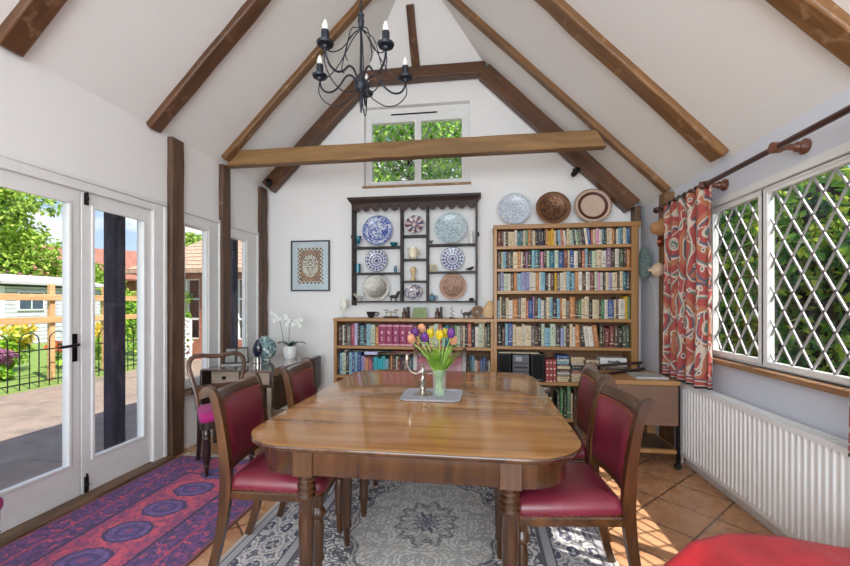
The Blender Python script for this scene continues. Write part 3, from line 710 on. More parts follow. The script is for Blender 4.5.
# ================================================================ FURNITURE
# ---- rugs
def persian_mat():
    t = NT('grey_persian_pile'); v = t.tc(); s = t.sep(v)      # object origin = rug centre, half size hx, hy
    hx, hy = .99, 1.30
    ax, ay = t.m('ABSOLUTE', s[0]), t.m('ABSOLUTE', s[1])
    e = t.m('MINIMUM', t.m('SUBTRACT', hx, ax), t.m('SUBTRACT', hy, ay))
    w = t.comb(ax, ay, 0)
    wob = t.noise(w, 9, 2)
    vd = t.m('ADD', t.vor(w, 6.5, out='Distance', rnd=.7, dims='2D'), t.m('MULTIPLY', t.m('SUBTRACT', t.noise(w, 20, 2), .5), .25))
    field = t.ramp(vd, [(0, S(84, 84, 104)), (.07, S(206, 200, 196)), (.12, S(60, 62, 84)), (.19, S(232, 228, 222)), (.30, S(92, 90, 106)), (.345, S(230, 226, 220)), (.48, S(84, 82, 98)), (.52, S(222, 217, 210)), (.62, S(110, 106, 116)), (.68, S(206, 198, 190))], True)
    fine = t.vor(w, 30, out='Distance', rnd=.8, dims='2D')
    field = t.mix(t.m('MULTIPLY', t.m('LESS_THAN', fine, .3), .75), field, S(96, 92, 102))
    vine = t.m('LESS_THAN', t.m('ABSOLUTE', t.m('SUBTRACT', t.noise(w, 8, 1), .5)), .022)
    field = t.mix(vine, field, S(84, 80, 92))
    r = t.m('SQRT', t.m('ADD', t.m('POWER', s[0], 2), t.m('POWER', t.m('MULTIPLY', s[1], .75), 2)))
    ang = t.m('ARCTAN2', s[1], s[0]); r2 = t.m('ADD', r, t.m('MULTIPLY', t.m('SINE', t.m('MULTIPLY', ang, 12)), .02))
    med = t.ramp(r2, [(0, S(90, 90, 110)), (.07, S(220, 214, 204)), (.13, S(140, 134, 138)), (.17, S(226, 220, 210)), (.40, S(100, 96, 106)), (.415, S(214, 206, 196))], True)
    field = t.mix(t.m('MULTIPLY', t.m('LESS_THAN', r2, .43), .55), field, med)
    bf = t.m('ADD', t.vor(t.comb(t.m('MULTIPLY', ax, 1), t.m('MULTIPLY', ay, .7)), 9, out='Distance', rnd=.35, dims='2D'), t.m('MULTIPLY', t.m('SUBTRACT', t.noise(w, 26, 2), .5), .35))
    bord = t.ramp(bf, [(0, S(170, 164, 164)), (.10, S(66, 68, 92)), (.30, S(214, 208, 202)), (.36, S(150, 148, 156)), (.46, S(206, 200, 194)), (.56, S(104, 102, 116))], True)
    bord = t.mix(t.m('MULTIPLY', t.m('LESS_THAN', fine, .25), .6), bord, S(222, 216, 210))
    line = t.ramp(e, [(0, S(186, 178, 168)), (.02, S(66, 64, 78)), (.03, S(170, 166, 170)), (.07, S(80, 76, 90)), (.08, S(0, 0, 0)), (.30, S(76, 74, 88)), (.308, S(176, 172, 174)), (.35, S(86, 82, 94))], True)
    inb = t.m('MULTIPLY', t.m('GREATER_THAN', e, .08), t.m('LESS_THAN', e, .30))
    col = t.mix(inb, line, bord); col = t.mix(t.m('GREATER_THAN', e, .372), col, field)
    t.set(Base_Color=t.mix(t.m('MULTIPLY', wob, .15), col, S(200, 198, 200)), Roughness=.95, Sheen_Weight=.05)
    t.bump(t.noise(v, 260, 3), .5, .004); return t.mat
M['persian'] = persian_mat()
b = MB(); b.loft([[(p[0], p[1], 0) for p in rrect(-.99, .99, -1.30, 1.30, .01, 2)], [(p[0], p[1], .011) for p in rrect(-.99, .99, -1.30, 1.30, .01, 2)]])
tag(b.build('persian_rug', M['persian'], None, (-.31, 2.30, .001), smooth=False), 'large pale grey and navy persian rug under the dining table', 'rug')
def redrug_mat():
    t = NT('red_tribal_pile'); v = t.tc(); s = t.sep(v); hx, hy = .535, 1.30
    ax, ay = t.m('ABSOLUTE', s[0]), t.m('ABSOLUTE', s[1])
    e = t.m('MINIMUM', t.m('SUBTRACT', hx, ax), t.m('SUBTRACT', hy, ay))
    wob = t.m('MULTIPLY', t.m('SUBTRACT', t.noise(v, 26, 3), .5), .17)
    # row of octagonal medallions along the rug
    py = t.m('SUBTRACT', t.m('FRACT', t.m('ADD', t.m('DIVIDE', s[1], .257), .5)), .5); py = t.m('MULTIPLY', t.m('ABSOLUTE', py), .257)
    d = t.m('ADD', t.m('SQRT', t.m('ADD', t.m('POWER', t.m('DIVIDE', ax, .135), 2), t.m('POWER', t.m('DIVIDE', py, .108), 2))), t.m('MULTIPLY', wob, 2.2))
    med = t.ramp(t.m('MULTIPLY', d, .5), [(0, S(150, 70, 112)), (.09, S(98, 78, 142)), (.20, S(60, 54, 104)), (.27, S(112, 88, 150)), (.42, S(48, 42, 84)), (.49, S(214, 84, 100)), (.70, S(186, 70, 100))], True)
    sp = t.vor(t.comb(ax, ay), 15, out='Distance', rnd=.5, dims='2D')
    n1, n2 = t.noise(t.comb(ax, ay, .3), 34, 3, .5), t.noise(t.comb(ax, ay, 5.1), 22, 3, .5)
    brd = t.mix(t.m('GREATER_THAN', n1, .52), S(122, 66, 128), S(58, 50, 96)); brd = t.mix(t.m('GREATER_THAN', n2, .59), brd, S(210, 82, 100)); brd = t.mix(t.m('LESS_THAN', sp, .12), brd, S(44, 40, 80))
    col = t.mix(t.m('GREATER_THAN', ax, .22), med, brd)
    mot = t.ramp(t.noise(v, 34, 4, .6), [(.46, (0,0,0,1)), (.56, (1,1,1,1))])
    col = t.mix(t.m('MULTIPLY', mot, .62), col, S(70, 52, 104))
    ln = t.m('LESS_THAN', t.m('ABSOLUTE', t.m('SUBTRACT', e, .30)), .008); col = t.mix(ln, col, S(44, 34, 62))
    ln = t.m('LESS_THAN', t.m('ABSOLUTE', t.m('SUBTRACT', e, .16)), .006); col = t.mix(ln, col, S(190, 62, 80))
    col = t.mix(t.m('LESS_THAN', e, .018), col, S(120, 66, 60))
    col = t.mix(.14, col, S(150, 120, 150)); t.set(Base_Color=col, Roughness=.95, Sheen_Weight=.05); t.bump(t.noise(v, 240, 3), .5, .004); return t.mat
M['redrug'] = redrug_mat()
rug = empty('tribal_rug', (-1.965, 1.72, .001), 0, 'dark red and indigo tribal runner rug beside the garden doors', 'rug')
b = MB(); b.box(-.535, .535, -1.30, 1.30, 0, .012); b.build('pile', M['redrug'], rug, smooth=False)
b = MB(); rg = random.Random(3)
for i in range(90):
    x = -.53+1.06*i/89; b.tube([(x, 1.30, .006), (x+rg.uniform(-.01,.01), 1.345, .005), (x+rg.uniform(-.02,.02), 1.385, .004)], .0035, 4)
M['fringe'] = plain('wool_fringe', S(206, 200, 190), .9); b.build('fringe', M['fringe'], rug)

# ---- dining table
TX0, TX1, TY0, TY1 = -1.012, .41, 1.455, 3.27
def ring(ins, z, r=.25, n=12): return [(p[0], p[1], z) for p in rrect(TX0+ins, TX1-ins, TY0+ins, TY1-ins, r-ins*.6, n)]
ct = ((TX0+TX1)/2, (TY0+TY1)/2)
tb = empty('dining_table', (ct[0], ct[1], 0), 0, 'long polished mahogany dining table with rounded ends on turned legs', 'table')
def local(rings): return [[(x-ct[0], y-ct[1], z) for x, y, z in r] for r in rings]
b = MB(); b.mi = 1; b.loft(local([ring(.012, .714), ring(0, .722), ring(0, .734), ring(.003, .7385)]), cap=False); b.mi = 0; b.loft(local([ring(.003, .7385), ring(.010, .740)])); b.build('tabletop', [M['tabletop'], M['apron']], tb, ang=60)
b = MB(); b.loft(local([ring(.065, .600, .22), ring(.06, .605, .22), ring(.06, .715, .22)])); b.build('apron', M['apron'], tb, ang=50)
legp = [(.0, .60), (.030, .60), (.030, .585), (.036, .578), (.036, .570), (.029, .562), (.037, .554), (.037, .546), (.029, .538), (.038, .530), (.038, .522), (.029, .514), (.037, .505), (.037, .498), (.030, .488), (.033, .40), (.031, .28), (.027, .14), (.030, .125), (.030, .115), (.021, .105), (.019, .04), (.015, .012), (.0, .012)]
for x, y, k in ((-.71, 1.55, 1), (.115, 1.55, 1), (-.70, 2.02, .85), (.10, 2.03, .85), (-.74, 2.50, .85), (.14, 2.52, .85), (-.70, 3.14, 1), (.12, 3.14, 1)):
    b = MB(); b.lathe([(max(.001, r*k), z) for r, z in legp], 20); b.build('leg', M['tableleg'], tb, (x-ct[0], y-ct[1], 0))
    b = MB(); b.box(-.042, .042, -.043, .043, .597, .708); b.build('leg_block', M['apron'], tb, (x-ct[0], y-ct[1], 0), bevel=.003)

# ---- dining chairs
STILE = smoothpath([(-.312, 0, 0), (-.276, 0, .12), (-.242, 0, .28), (-.226, 0, .42), (-.224, 0, .50), (-.232, 0, .62), (-.247, 0, .74), (-.264, 0, .83), (-.275, 0, .864), (-.289, 0, .883), (-.306, 0, .884), (-.317, 0, .871), (-.313, 0, .855)], 5)
def stx(z):
    for a, b_ in zip(STILE, STILE[1:]):
        if a.z <= z <= b_.z: return a.x+(b_.x-a.x)*(z-a.z)/max(1e-6, b_.z-a.z)
    return STILE[-1].x
def sweep(path, wfun, dfun, yfun):
    b = MB(); rings = []; n = len(path)
    for i, p in enumerate(path):
        tg = (path[min(i+1, n-1)]-path[max(i-1, 0)]).normalized(); nm = Vector((tg.z, 0, -tg.x))
        w, d, y = wfun(i/(n-1), p), dfun(i/(n-1), p), yfun(p)
        rings.append([tuple(p+nm*d/2+Vector((0, y-w/2, 0))), tuple(p+nm*d/2+Vector((0, y+w/2, 0))), tuple(p-nm*d/2+Vector((0, y+w/2, 0))), tuple(p-nm*d/2+Vector((0, y-w/2, 0)))])
    b.loft(rings); return b
def backslab(z0, z1, fo, bo, hy, bulge=0, conc=.022, nz=9, ny=12):
    b = MB(); rings = []
    for i in range(nz+1):
        z = z0+(z1-z0)*i/nz; xs = stx(z); pts = []; kz = math.sin(PI*i/nz)**.5 if bulge else 0
        H = hy+.012*(z-.5)
        for j in range(ny+1):
            y = -H+2*H*j/ny; q = (y/H)
            pts.append((xs+fo-conc*(1-q*q)+bulge*kz*(1-q**6), y, z))
        for j in range(ny, -1, -1):
            y = -H+2*H*j/ny; q = y/H; pts.append((xs-bo-conc*(1-q*q), y, z))
        rings.append(pts)
    b.loft(rings); return b
def trap(xb, xf, hb, hf, r, ins, z):
    pts = []
    for (cx, cy, a0) in ((xf-r, hf-r, 0), (xb+r, hb-r, 90), (xb+r, -hb+r, 180), (xf-r, -hf+r, 270)):
        for i in range(6):
            a = R(a0+18*i); k = max(.004, r-ins)
            sx_ = (1 if cx > 0 else -1); ox = cx-(ins-(r-k))*sx_; oy = cy-(ins-(r-k))*(1 if cy > 0 else -1)
            pts.append((ox+k*math.cos(a), oy+k*math.sin(a), z))
    return pts
def make_chair():
    t = empty('dining_chair', (0, 0, 0), 0)
    for s in (-1, 1):
        yf_ = lambda p, s=s: s*(.196+.010*max(0, p.z-.40)/.45)
        sweep(STILE, lambda k, p: .032, lambda k, p: .034+.016*math.exp(-((p.z-.46)/.2)**2) if k < .8 else .044, yf_).build('rear_stile', M['mahog'], t, bevel=.007, ang=50)
    backslab(.535, .838, .016, .010, .184, .020).build('backrest', M['leather'], t, ang=60)
    backslab(.838, .876, .014, .018, .188, 0, nz=4).build('crest_rail', M['mahogx'], t, bevel=.004)
    backslab(.500, .538, .012, .018, .186, 0, nz=2).build('lower_rail', M['mahogx'], t, bevel=.004)
    b = MB()
    def nail(x, y, z): b.ball((x, y, z), .0045, 6)
    for j in range(17):
        q = -1+2*j/16; H = .184+.012*.33; nail(stx(.83)+.021-.022*(1-q*q)*1.0, q*H*.95, .832)
    for i in range(11):
        z = .55+.275*i/10
        for s in (-1, 1): nail(stx(z)+.017, s*(.176+.012*(z-.5)), z)
    b.build('nail_trim', M['brass'], t)
    b = MB(); b.loft([trap(-.215, .235, .203, .235, .04, q, z) for q, z in ((.010, .425), (.0, .432), (-.004, .455), (.004, .476), (.02, .492), (.05, .501), (.10, .506), (.15, .508))]); b.build('seat', M['leather'], t, ang=70)
    b = MB(); b.loft([trap(-.222, .232, .208, .232, .025, q, z) for q, z in ((.012, .385), (.004, .39), (.002, .42), (.008, .427))]); b.build('seat_frame', M['mahogx'], t)
    b = MB(); pts = trap(-.215, .235, .203, .235, .04, -.004, .436)
    for p, q in zip(pts, pts[1:]+pts[:1]):
        d = (Vector(q)-Vector(p)).length; n = max(1, int(d/.03))
        for i in range(n): b.ball(Vector(p)+(Vector(q)-Vector(p))*i/n, .004, 6)
    b.build('nail_trim', M['brass'], t)
    for s in (-1, 1):
        b = MB(); b.lathe([(.001, .39), (.026, .39), (.026, .372), (.022, .366), (.034, .345), (.037, .333), (.034, .322), (.021, .312), (.025, .296), (.029, .27), (.025, .15), (.030, .135), (.030, .125), (.021, .112), (.019, .05), (.014, .014), (.001, .014)], 18)
        b.build('front_leg', M['mahog'], t, (.200, s*.200, 0))
    return t
ch0 = make_chair()
for i, (x, y, rz, lb) in enumerate(((-.950, 1.89, 6, 'red leather dining chair nearest on the left side of the table'), (-.905, 2.47, 5, 'red leather dining chair on the left side, in front of the small drop leaf table'),
        (.352, 1.865, 184, 'red leather dining chair nearest on the right side of the table'), (.390, 2.47, 176.5, 'red leather dining chair on the right side, in front of the tea trolley'),
        (-.335, 3.035, 270, 'red leather dining chair at the far end of the table, behind the tulips'))):
    o = ch0 if i == 0 else copy_tree(ch0)
    o.location = (x, y, .013); o.rotation_euler = (0, 0, R(rz)); tag(o, lb, 'chair', 'red leather dining chairs around the table')
# ---- balloon back chairs
def make_balloon():
    t = empty('balloon_back_chair', (0, 0, 0), 0)
    half = [(-.17, -.155, .44), (-.178, -.158, .50), (-.19, -.168, .58), (-.21, -.192, .68), (-.235, -.21, .77), (-.255, -.200, .83), (-.262, -.160, .862), (-.264, -.10, .862), (-.264, -.04, .852)]
    pth = smoothpath(half+[(x, -y, z) for x, y, z in half[::-1]], 4)
    b = MB(); b.tube(pth, .0185, 8, .8); b.build('back_hoop', M['balloon'], t)
    b = MB(); b.tube(smoothpath([(-.195, -.172, .60), (-.205, -.08, .612), (-.208, 0, .606), (-.205, .08, .612), (-.195, .172, .60)], 4), .014, 8, 1.3); b.build('cross_rail', M['balloon'], t)
    b = MB(); b.loft([trap(-.185, .19, .165, .205, .05, q, z) for q, z in ((.004, .415), (-.003, .43), (-.002, .455), (.012, .472), (.04, .482), (.09, .487))]); b.build('seat', M['magenta'], t, ang=70)
    b = MB(); b.loft([trap(-.185, .188, .165, .203, .05, q, z) for q, z in ((.012, .36), (.004, .365), (.004, .418))]); b.build('seat_frame', M['ebony'], t)
    for s in (-1, 1):
        b = MB(); b.lathe([(.001, .37), (.024, .37), (.025, .34), (.032, .325), (.024, .312), (.032, .295), (.026, .28), (.031, .23), (.027, .13), (.019, .10), (.026, .09), (.017, .075), (.013, .012), (.001, .012)], 16); b.build('front_leg', M['ebony'], t, (.155, s*.16, 0))
        b = MB(); b.tube(smoothpath([(-.165, s*.145, .46), (-.17, s*.145, .33), (-.19, s*.145, .16), (-.225, s*.148, .012)], 4), [.021]*5+[.019]*4+[.016]*4, 4); b.build('rear_leg', M['ebony'], t)
    return t
bc = make_balloon(); bc.location = (-2.02, 2.905, .0); bc.rotation_euler = (0, 0, R(-42))
tag(bc, 'balloon back chair with magenta seat standing in front of the small drop leaf table', 'chair', 'balloon back chairs with magenta seats')
b2 = copy_tree(bc); b2.location = (-2.16, 1.205, .013); b2.rotation_euler = (0, 0, R(5)); tag(b2, 'balloon back chair with magenta seat, cut off at the bottom left edge beside the doors', 'chair')

# ---- drop leaf side table
M['sidewood'] = wood('grey_brown_table_top', S(92, 74, 62), S(140, 120, 106), 'y', 6, .18, .7, bump=.03)
M['sidedark'] = wood('dark_table_leaf', S(48, 36, 30), S(84, 66, 54), 'y', 6, .3, .3, bump=.03)
M['drawer'] = wood('drawer_wood_with_reflection', S(138, 122, 106), S(176, 160, 142), 'x', 5, .3, .4, bump=.03)  # walnut paled to grey, reflected light put into the colour
sxc, syc = -2.17, 3.81
st = empty('drop_leaf_table', (sxc, syc, 0), 0, 'small drop leaf table with two drawers in the corner below the windows', 'table')
b = MB(); b.box(-.345, .345, -.53, .53, .682, .70); b.build('table_top', M['sidewood'], st, bevel=.005)
b = MB(); b.box(-.30, .30, -.46, .46, .53, .682); b.build('apron', M['sidedark'], st, bevel=.003)
for x0, x1 in ((-.285, -.015), (.015, .285)):
    b = MB(); b.box(x0, x1, -.472, -.455, .56, .67); dr = b.build('drawer', M['drawer'], st, bevel=.003)
    b = MB(); b.lathe([(.001, 0), (.012, 0), (.009, .008), (.017, .016), (.015, .024), (.001, .027)], 14); kb = b.build('knob', M['blackmetal'], dr, ((x0+x1)/2, -.472, .615), rot=(R(90), 0, 0))
for sx_ in (-1, 1):
    for sy_ in (-1, 1):
        b = MB(); b.loft([[(sx_*(.275)+a*k, sy_*.435+c*k, z) for a, c in ((-1,-1),(1,-1),(1,1),(-1,1))] for k, z in ((.024, .66), (.023, .5), (.014, .0))]); b.build('leg', M['drawer'] if (sx_, sy_) == (1, -1) else M['sidedark'], st, bevel=.003)
    b = MB(); pts = [(-.53, .69), (.53, .69)] + [(.53-.09+.09*math.cos(R(a)), .42+.09*math.sin(R(a))-.0) for a in range(0, -91, -15)] + [(-.53+.09+.09*math.cos(R(a)), .42+.09*math.sin(R(a))) for a in range(-90, -181, -15)]
    b.prism(pts, 'x', sx_*.348-.009, sx_*.348+.009); b.build('drop_leaf', M['sidedark'], st, bevel=.003)
# things on it
fr = empty('photograph_frame', tuple(atZ(236, 364.5, .70)), R(25), 'hinged double photograph frame in dark leather standing on the drop leaf table', 'photo frame')
M['photo'] = plain('faded_photograph', S(142, 146, 138), .3, var=.35, ns=18)
for s in (-1, 1):
    b = MB(); b.M = Matrix.Rotation(R(s*14), 4, 'Z') @ Matrix.Rotation(R(-10), 4, 'X'); b.box(min(0, s*.115), max(0, s*.115), -.006, .008, .004, .165); w = b.build('leaf', M['ebony'], fr, bevel=.003)
    b = MB(); b.M = Matrix.Rotation(R(s*14), 4, 'Z') @ Matrix.Rotation(R(-10), 4, 'X'); b.box(min(s*.015, s*.10), max(s*.015, s*.10), -.009, -.005, .022, .15); b.build('picture', M['photo'], w)
b = MB(); b.box(-.13, .13, -.035, .0, 0, .012); b.build('base', M['ebony'], fr)
def ceramic(name, base, ink, scale, th=.5, mode='vor', ink2=None, rough=.15):
    t = NT(name); v = t.tc()
    if mode == 'vor': k = t.m('LESS_THAN', t.vor(v, scale), th)
    else: k = t.m('GREATER_THAN', t.noise(v, scale, 3, .8), th)
    col = t.mix(k, base, ink)
    if ink2: col = t.mix(t.m('GREATER_THAN', t.noise(v, scale*.7, 2), .58), col, ink2)
    t.set(Base_Color=col, Roughness=rough); return t.mat
M['vasepat'] = ceramic('blue_green_glaze', S(120, 150, 152), S(40, 64, 92), 30, .33, ink2=S(214, 220, 214))
p = atZ(262.5, 361.5, .70)
b = MB(); b.lathe([(.001, 0), (.05, 0), (.055, .012), (.045, .02), (.08, .04), (.108, .09), (.114, .135), (.10, .185), (.062, .225), (.038, .24), (.04, .255), (.034, .257), (.03, .245), (.001, .24)], 28)
tag(b.build('ginger_jar', M['vasepat'], None, (p.x, p.y+.05, .70), ang=60), 'round blue green patterned jar on the drop leaf table', 'jar')
orn = empty('paperweight', (p.x+.01, p.y-.11, .70), 0, 'dark blue teardrop glass ornament on a tiny wire stand', 'ornament')
M['navyglass'] = plain('navy_glass', S(22, 30, 52), .06, var=.5, ns=20, coat=.6)
b = MB(); b.lathe([(.001, .055), (.03, .075), (.048, .12), (.044, .165), (.026, .205), (.008, .235), (.001, .24)], 20, sy=.6); b.build('teardrop', M['navyglass'], orn)
b = MB(); b.box(-.04, .04, -.03, .03, .0, .006); b.tube([(-.035, 0, .004), (-.035, 0, .07), (0, 0, .075), (.035, 0, .07), (.035, 0, .004)], .004, 6); b.tube([(0, .0, .004), (0, 0, .06)], .01, 6); b.build('stand', M['silver'], orn)
p = atZ(287.5, 358.5, .70); p.y += .06
orc = empty('potted_orchid', (p.x, p.y, .70), 0, 'white orchid with two stems in a round white pot', 'orchid')
b = MB(); b.lathe([(.001, 0), (.062, 0), (.074, .03), (.078, .09), (.078, .13), (.070, .13), (.068, .11), (.001, .11)], 28); b.build('pot', M['porcelain'], orc)
M['orchleaf'] = plain('orchid_leaf', S(46, 84, 52), .35, var=.15); M['orchpetal'] = plain('orchid_petal', S(232, 234, 226), .6, var=.04); M['orchstem'] = plain('orchid_stem', S(120, 132, 106), .5)
for a, l_ in ((10, .17), (80, .12), (170, .17), (215, .13), (-40, .14)):
    b = MB(); rings = []
    for k in range(7):
        q = k/6; w = .030*math.sin(PI*min(1, .12+q*.9))**.8+.002; x = l_*q; z = .115+.055*math.sin(q*2.4)
        rings.append([(x, -w, z+.006), (x, 0, z-.002), (x, w, z+.006), (x, 0, z+.004)])
    b.M = Matrix.Rotation(R(a), 4, 'Z'); b.loft(rings); b.build('leaf', M['orchleaf'], orc)
def P_(u, v, dy=0): q = atY(u, v, p.y+dy); return Vector((q.x-p.x, dy, q.z-.70))
for (a, c) in (((283.5, 342), (280, 322)), ((289, 342), (289.5, 325))):
    q0, q1 = P_(*a), P_(*c); b = MB(); b.tube(smoothpath([(q0.x, 0, .11), tuple(q0), tuple(q1), (q1.x-.03 if a[0] < 285 else q1.x+.04, -.03, q1.z+.05)], 5), .0035, 6); b.build('stem', M['orchstem'], orc)
rg = random.Random(12)
for (u, v) in ((273, 313), (277, 316), (280.5, 319), (275, 319.5), (286, 316.5), (289, 320), (288, 324), (297, 321.5), (301, 319.5), (300, 325), (294, 324)):
    q = P_(u, v, rg.uniform(-.05, .03)); b = MB()
    for k in range(5):
        a = R(72*k+rg.uniform(0, 40)); l_ = .040
        b.poly([(0, 0, 0), (l_*.6*math.cos(a-.5), -.006, l_*.6*math.sin(a-.5)), (l_*math.cos(a), -.012, l_*math.sin(a)), (l_*.6*math.cos(a+.5), -.006, l_*.6*math.sin(a+.5))])
    b.ball((0, -.004, 0), .006, 6); b.build('blossom', M['orchpetal'], orc, tuple(q), smooth=False)

# ---- bookcases
BY = 4.27
tall = empty('tall_bookcase', (.87, 4.4, 0), 0, 'tall honey pine bookcase filled with books against the far wall', 'bookcase')
def part(name, mat, root, x0, x1, y0, y1, z0, z1, bevel=.003):
    l = root.location; b = MB(); b.box(x0-l.x, x1-l.x, y0-l.y, y1-l.y, z0-l.z, z1-l.z); return b.build(name, mat, root, bevel=bevel)
M['bookcasez'] = wood('honey_pine_upright', S(158, 112, 64), S(190, 146, 94), 'z', 5, .45, .1, bump=.05)
part('side_panel', M['bookcasez'], tall, .147, .180, BY, 4.54, 0, 2.095); part('side_panel', M['bookcasez'], tall, 1.527, 1.585, BY, 4.54, 0, 2.095); part('end_panel', M['bookcasez'], tall, 1.585, 1.615, BY+.05, 4.54, 0, 2.095)
part('top_board', M['bookcase'], tall,   .14, 1.62, BY-.005, 4.54, 2.083, 2.13); part('back_panel', M['bookback'], tall, .15, 1.62, 4.525, 4.54, 0, 2.09)
TS = [1.905, 1.667, 1.430, 1.136, .843, .470, .095]
for z in TS: part('shelf', M['bookcase'], tall, .18, 1.527, BY+.004, 4.525, z-.034, z)
low = empty('low_bookcase', (-.75, 4.4, 0), 0, 'long low pine bookcase below the plate rack', 'bookcase')
part('side_panel', M['bookcasez'], low, -1.635, -1.60, BY, 4.54, 0, 1.098); part('side_panel', M['bookcasez'], low, .112, .146, BY, 4.54, 0, 1.098)
part('top_board', M['bookcase'], low, -1.64, .146, BY-.005, 4.54, 1.095, 1.13); part('back_panel', M['bookback'], low, -1.62, .13, 4.525, 4.54, 0, 1.1)
LS = [.822, .492, .095]
for z in LS: part('shelf', M['bookcase'], low, -1.60, .112, BY+.004, 4.525, z-.034, z)

# ---- books
PAL = {'w': ('white', (216, 208, 194)), 'c': ('cream', (212, 192, 158)), 't': ('teal', (16, 104, 122)), 'b': ('blue', (26, 78, 142)), 'n': ('navy', (26, 32, 60)), 'k': ('black', (28, 24, 26)),
       'r': ('dark red', (112, 34, 34)), 's': ('terracotta', (188, 100, 78)), 'o': ('tan', (184, 118, 62)), 'y': ('yellow', (212, 164, 34)), 'g': ('green', (70, 124, 84)), 'G': ('dark green', (38, 70, 54)),
       'l': ('light blue', (132, 176, 192)), 'v': ('lavender', (150, 150, 188)), 'p': ('pink', (214, 150, 180)), 'e': ('grey', (104, 98, 98)), 'm': ('brown', (72, 40, 36)), 'P': ('mauve', (134, 104, 134)),
       'a': ('crimson', (166, 44, 92)), 'u': ('pale green', (186, 198, 170)), 'T': ('turquoise', (40, 178, 190)), 'L': ('lilac', (190, 186, 224)), 'R': ('maroon', (138, 46, 78))}
def bookmat(k):
    nm, c = PAL[k]; base = S(*c); L = .3*c[0]+.59*c[1]+.11*c[2]; ink = S(52, 44, 44) if L > 135 else S(226, 212, 180)
    t = NT('book_cover_'+nm.replace(' ', '_')); g = t.tc('Generated'); s = t.sep(g); oi = t.n('ShaderNodeObjectInfo')
    rnd = oi.outputs['Random']
    base2 = t.mix(t.m('MULTIPLY', rnd, .5), base, lum(base, .72)); base2 = t.mix(t.m('MULTIPLY', t.m('FRACT', t.m('MULTIPLY', rnd, 7.3)), .12), base2, S(170, 150, 120))
    tit = t.n('ShaderNodeTexNoise', noise_dimensions='4D'); t.l(t.comb(t.m('MULTIPLY', s[0], 3.5), 0, t.m('MULTIPLY', s[2], 17)), tit.inputs['Vector']); t.l(t.m('MULTIPLY', rnd, 60), tit.inputs['W']); tit.inputs['Scale'].default_value = 1.0; tit.inputs['Detail'].default_value = 2
    mid = t.m('MULTIPLY', t.m('GREATER_THAN', s[2], .26), t.m('LESS_THAN', s[2], .88)); cen = t.m('LESS_THAN', t.m('ABSOLUTE', t.m('SUBTRACT', s[0], .5)), .26)
    msk = t.m('MULTIPLY', t.m('MULTIPLY', mid, cen), t.m('GREATER_THAN', tit.outputs[0], .535))
    col = t.mix(t.m('MULTIPLY', msk, .55), base2, ink)
    bp = t.m('ADD', .06, t.m('MULTIPLY', t.m('FRACT', t.m('MULTIPLY', rnd, 13.7)), .2)); band = t.m('MULTIPLY', t.m('LESS_THAN', t.m('ABSOLUTE', t.m('SUBTRACT', s[2], bp)), .022), t.m('GREATER_THAN', t.m('FRACT', t.m('MULTIPLY', rnd, 5.1)), .45))
    col = t.mix(t.m('MULTIPLY', band, .7), col, ink)
    t.set(Base_Color=col, Roughness=.6); return t.mat
BM_ = {k: bookmat(k) for k in PAL}
def volmat():
    t = NT('bound_volume_cover'); s = t.sep(t.tc('Generated')); base = S(142, 44, 84)
    def band(z, w): return t.m('LESS_THAN', t.m('ABSOLUTE', t.m('SUBTRACT', s[2], z)), w)
    col = t.mix(t.m('MULTIPLY', t.m('ADD', band(.93, .03), band(.05, .035)), .75), base, S(222, 170, 180))
    cen = t.m('LESS_THAN', t.m('ABSOLUTE', t.m('SUBTRACT', s[0], .5)), .14)
    col = t.mix(t.m('MULTIPLY', t.m('MULTIPLY', cen, t.m('ADD', t.m('ADD', band(.62, .06), band(.38, .025)), band(.27, .025))), .8), col, S(230, 196, 200))
    t.set(Base_Color=col, Roughness=.5); return t.mat
BVOL = volmat()
def book_mesh(name, w, h, d, mat):
    b = MB(); c = min(.008, w*.35)
    prof = [(0, d), (0, c*.6), (w*.22, 0), (w*.78, 0), (w, c*.6), (w, d)]
    ins = [(min(w*.28, .003), d-.003), (min(w*.28, .003), c+.004), (w*.35, c+.002), (w*.65, c+.002), (w-min(w*.28, .003), c+.004), (w-min(w*.28, .003), d-.003)]
    r = [[(x, y, z) for x, y in q] for q, z in ((prof, 0), (prof, h), (ins, h), (ins, h-.004))]
    rr = [[b.v(p) for p in q] for q in r]; n = 6
    for a_, c_ in zip(rr, rr[1:]):
        for i in range(n): b.f([a_[i], a_[(i+1)%n], c_[(i+1)%n], c_[i]])
    b.f(rr[0][::-1]); b.mi = 1; b.f(rr[-1])
    return b.build(name, [mat, M['pages']], None, ang=50)
ORD = lambda n: f"{n}{'th' if 10 <= n % 100 <= 20 else {1:'st', 2:'nd', 3:'rd'}.get(n % 10, 'th')}"
def row(spec, x0, x1, z, gap, shelf, group, hlo=.78, hhi=.95, seed=1, lean=(), yset=.02, dmax=.20):
    rg = random.Random(seed); toks = [(q[0], float(q[1:])) for q in spec.split()]
    tot = sum(w for _, w in toks); x = x0; k = (x1-x0)/tot
    for i, (c, w) in enumerate(toks):
        wd = w*k; big = c in 'V'
        h = gap*(rg.uniform(hlo, hhi) if not big else .88); d = rg.uniform(.75, 1)*dmax
        mat = BVOL if big else BM_[c]; nm = 'maroon' if big else PAL[c][0]
        thick = 'slim ' if w <= 2 else ('thick ' if w >= 5 else '')
        o = book_mesh('book', wd*.955, h, d, mat)
        a = 0
        for (i0, i1, ang) in lean:
            if i0 <= i < i1: a = R(ang)
        o.location = (x+(h*math.sin(a)*-.0), BY+yset+rg.uniform(0, .018), z+.001+max(0, wd*math.sin(a) if a > 0 else 0)); o.rotation_euler = (0, a, 0)
        tag(o, f"{thick}{nm} book, {ORD(i+1)} from the left on {shelf}", 'book', group)
        x += wd
X0, X1 = .186, 1.522
T_ = 'of the tall bookcase'
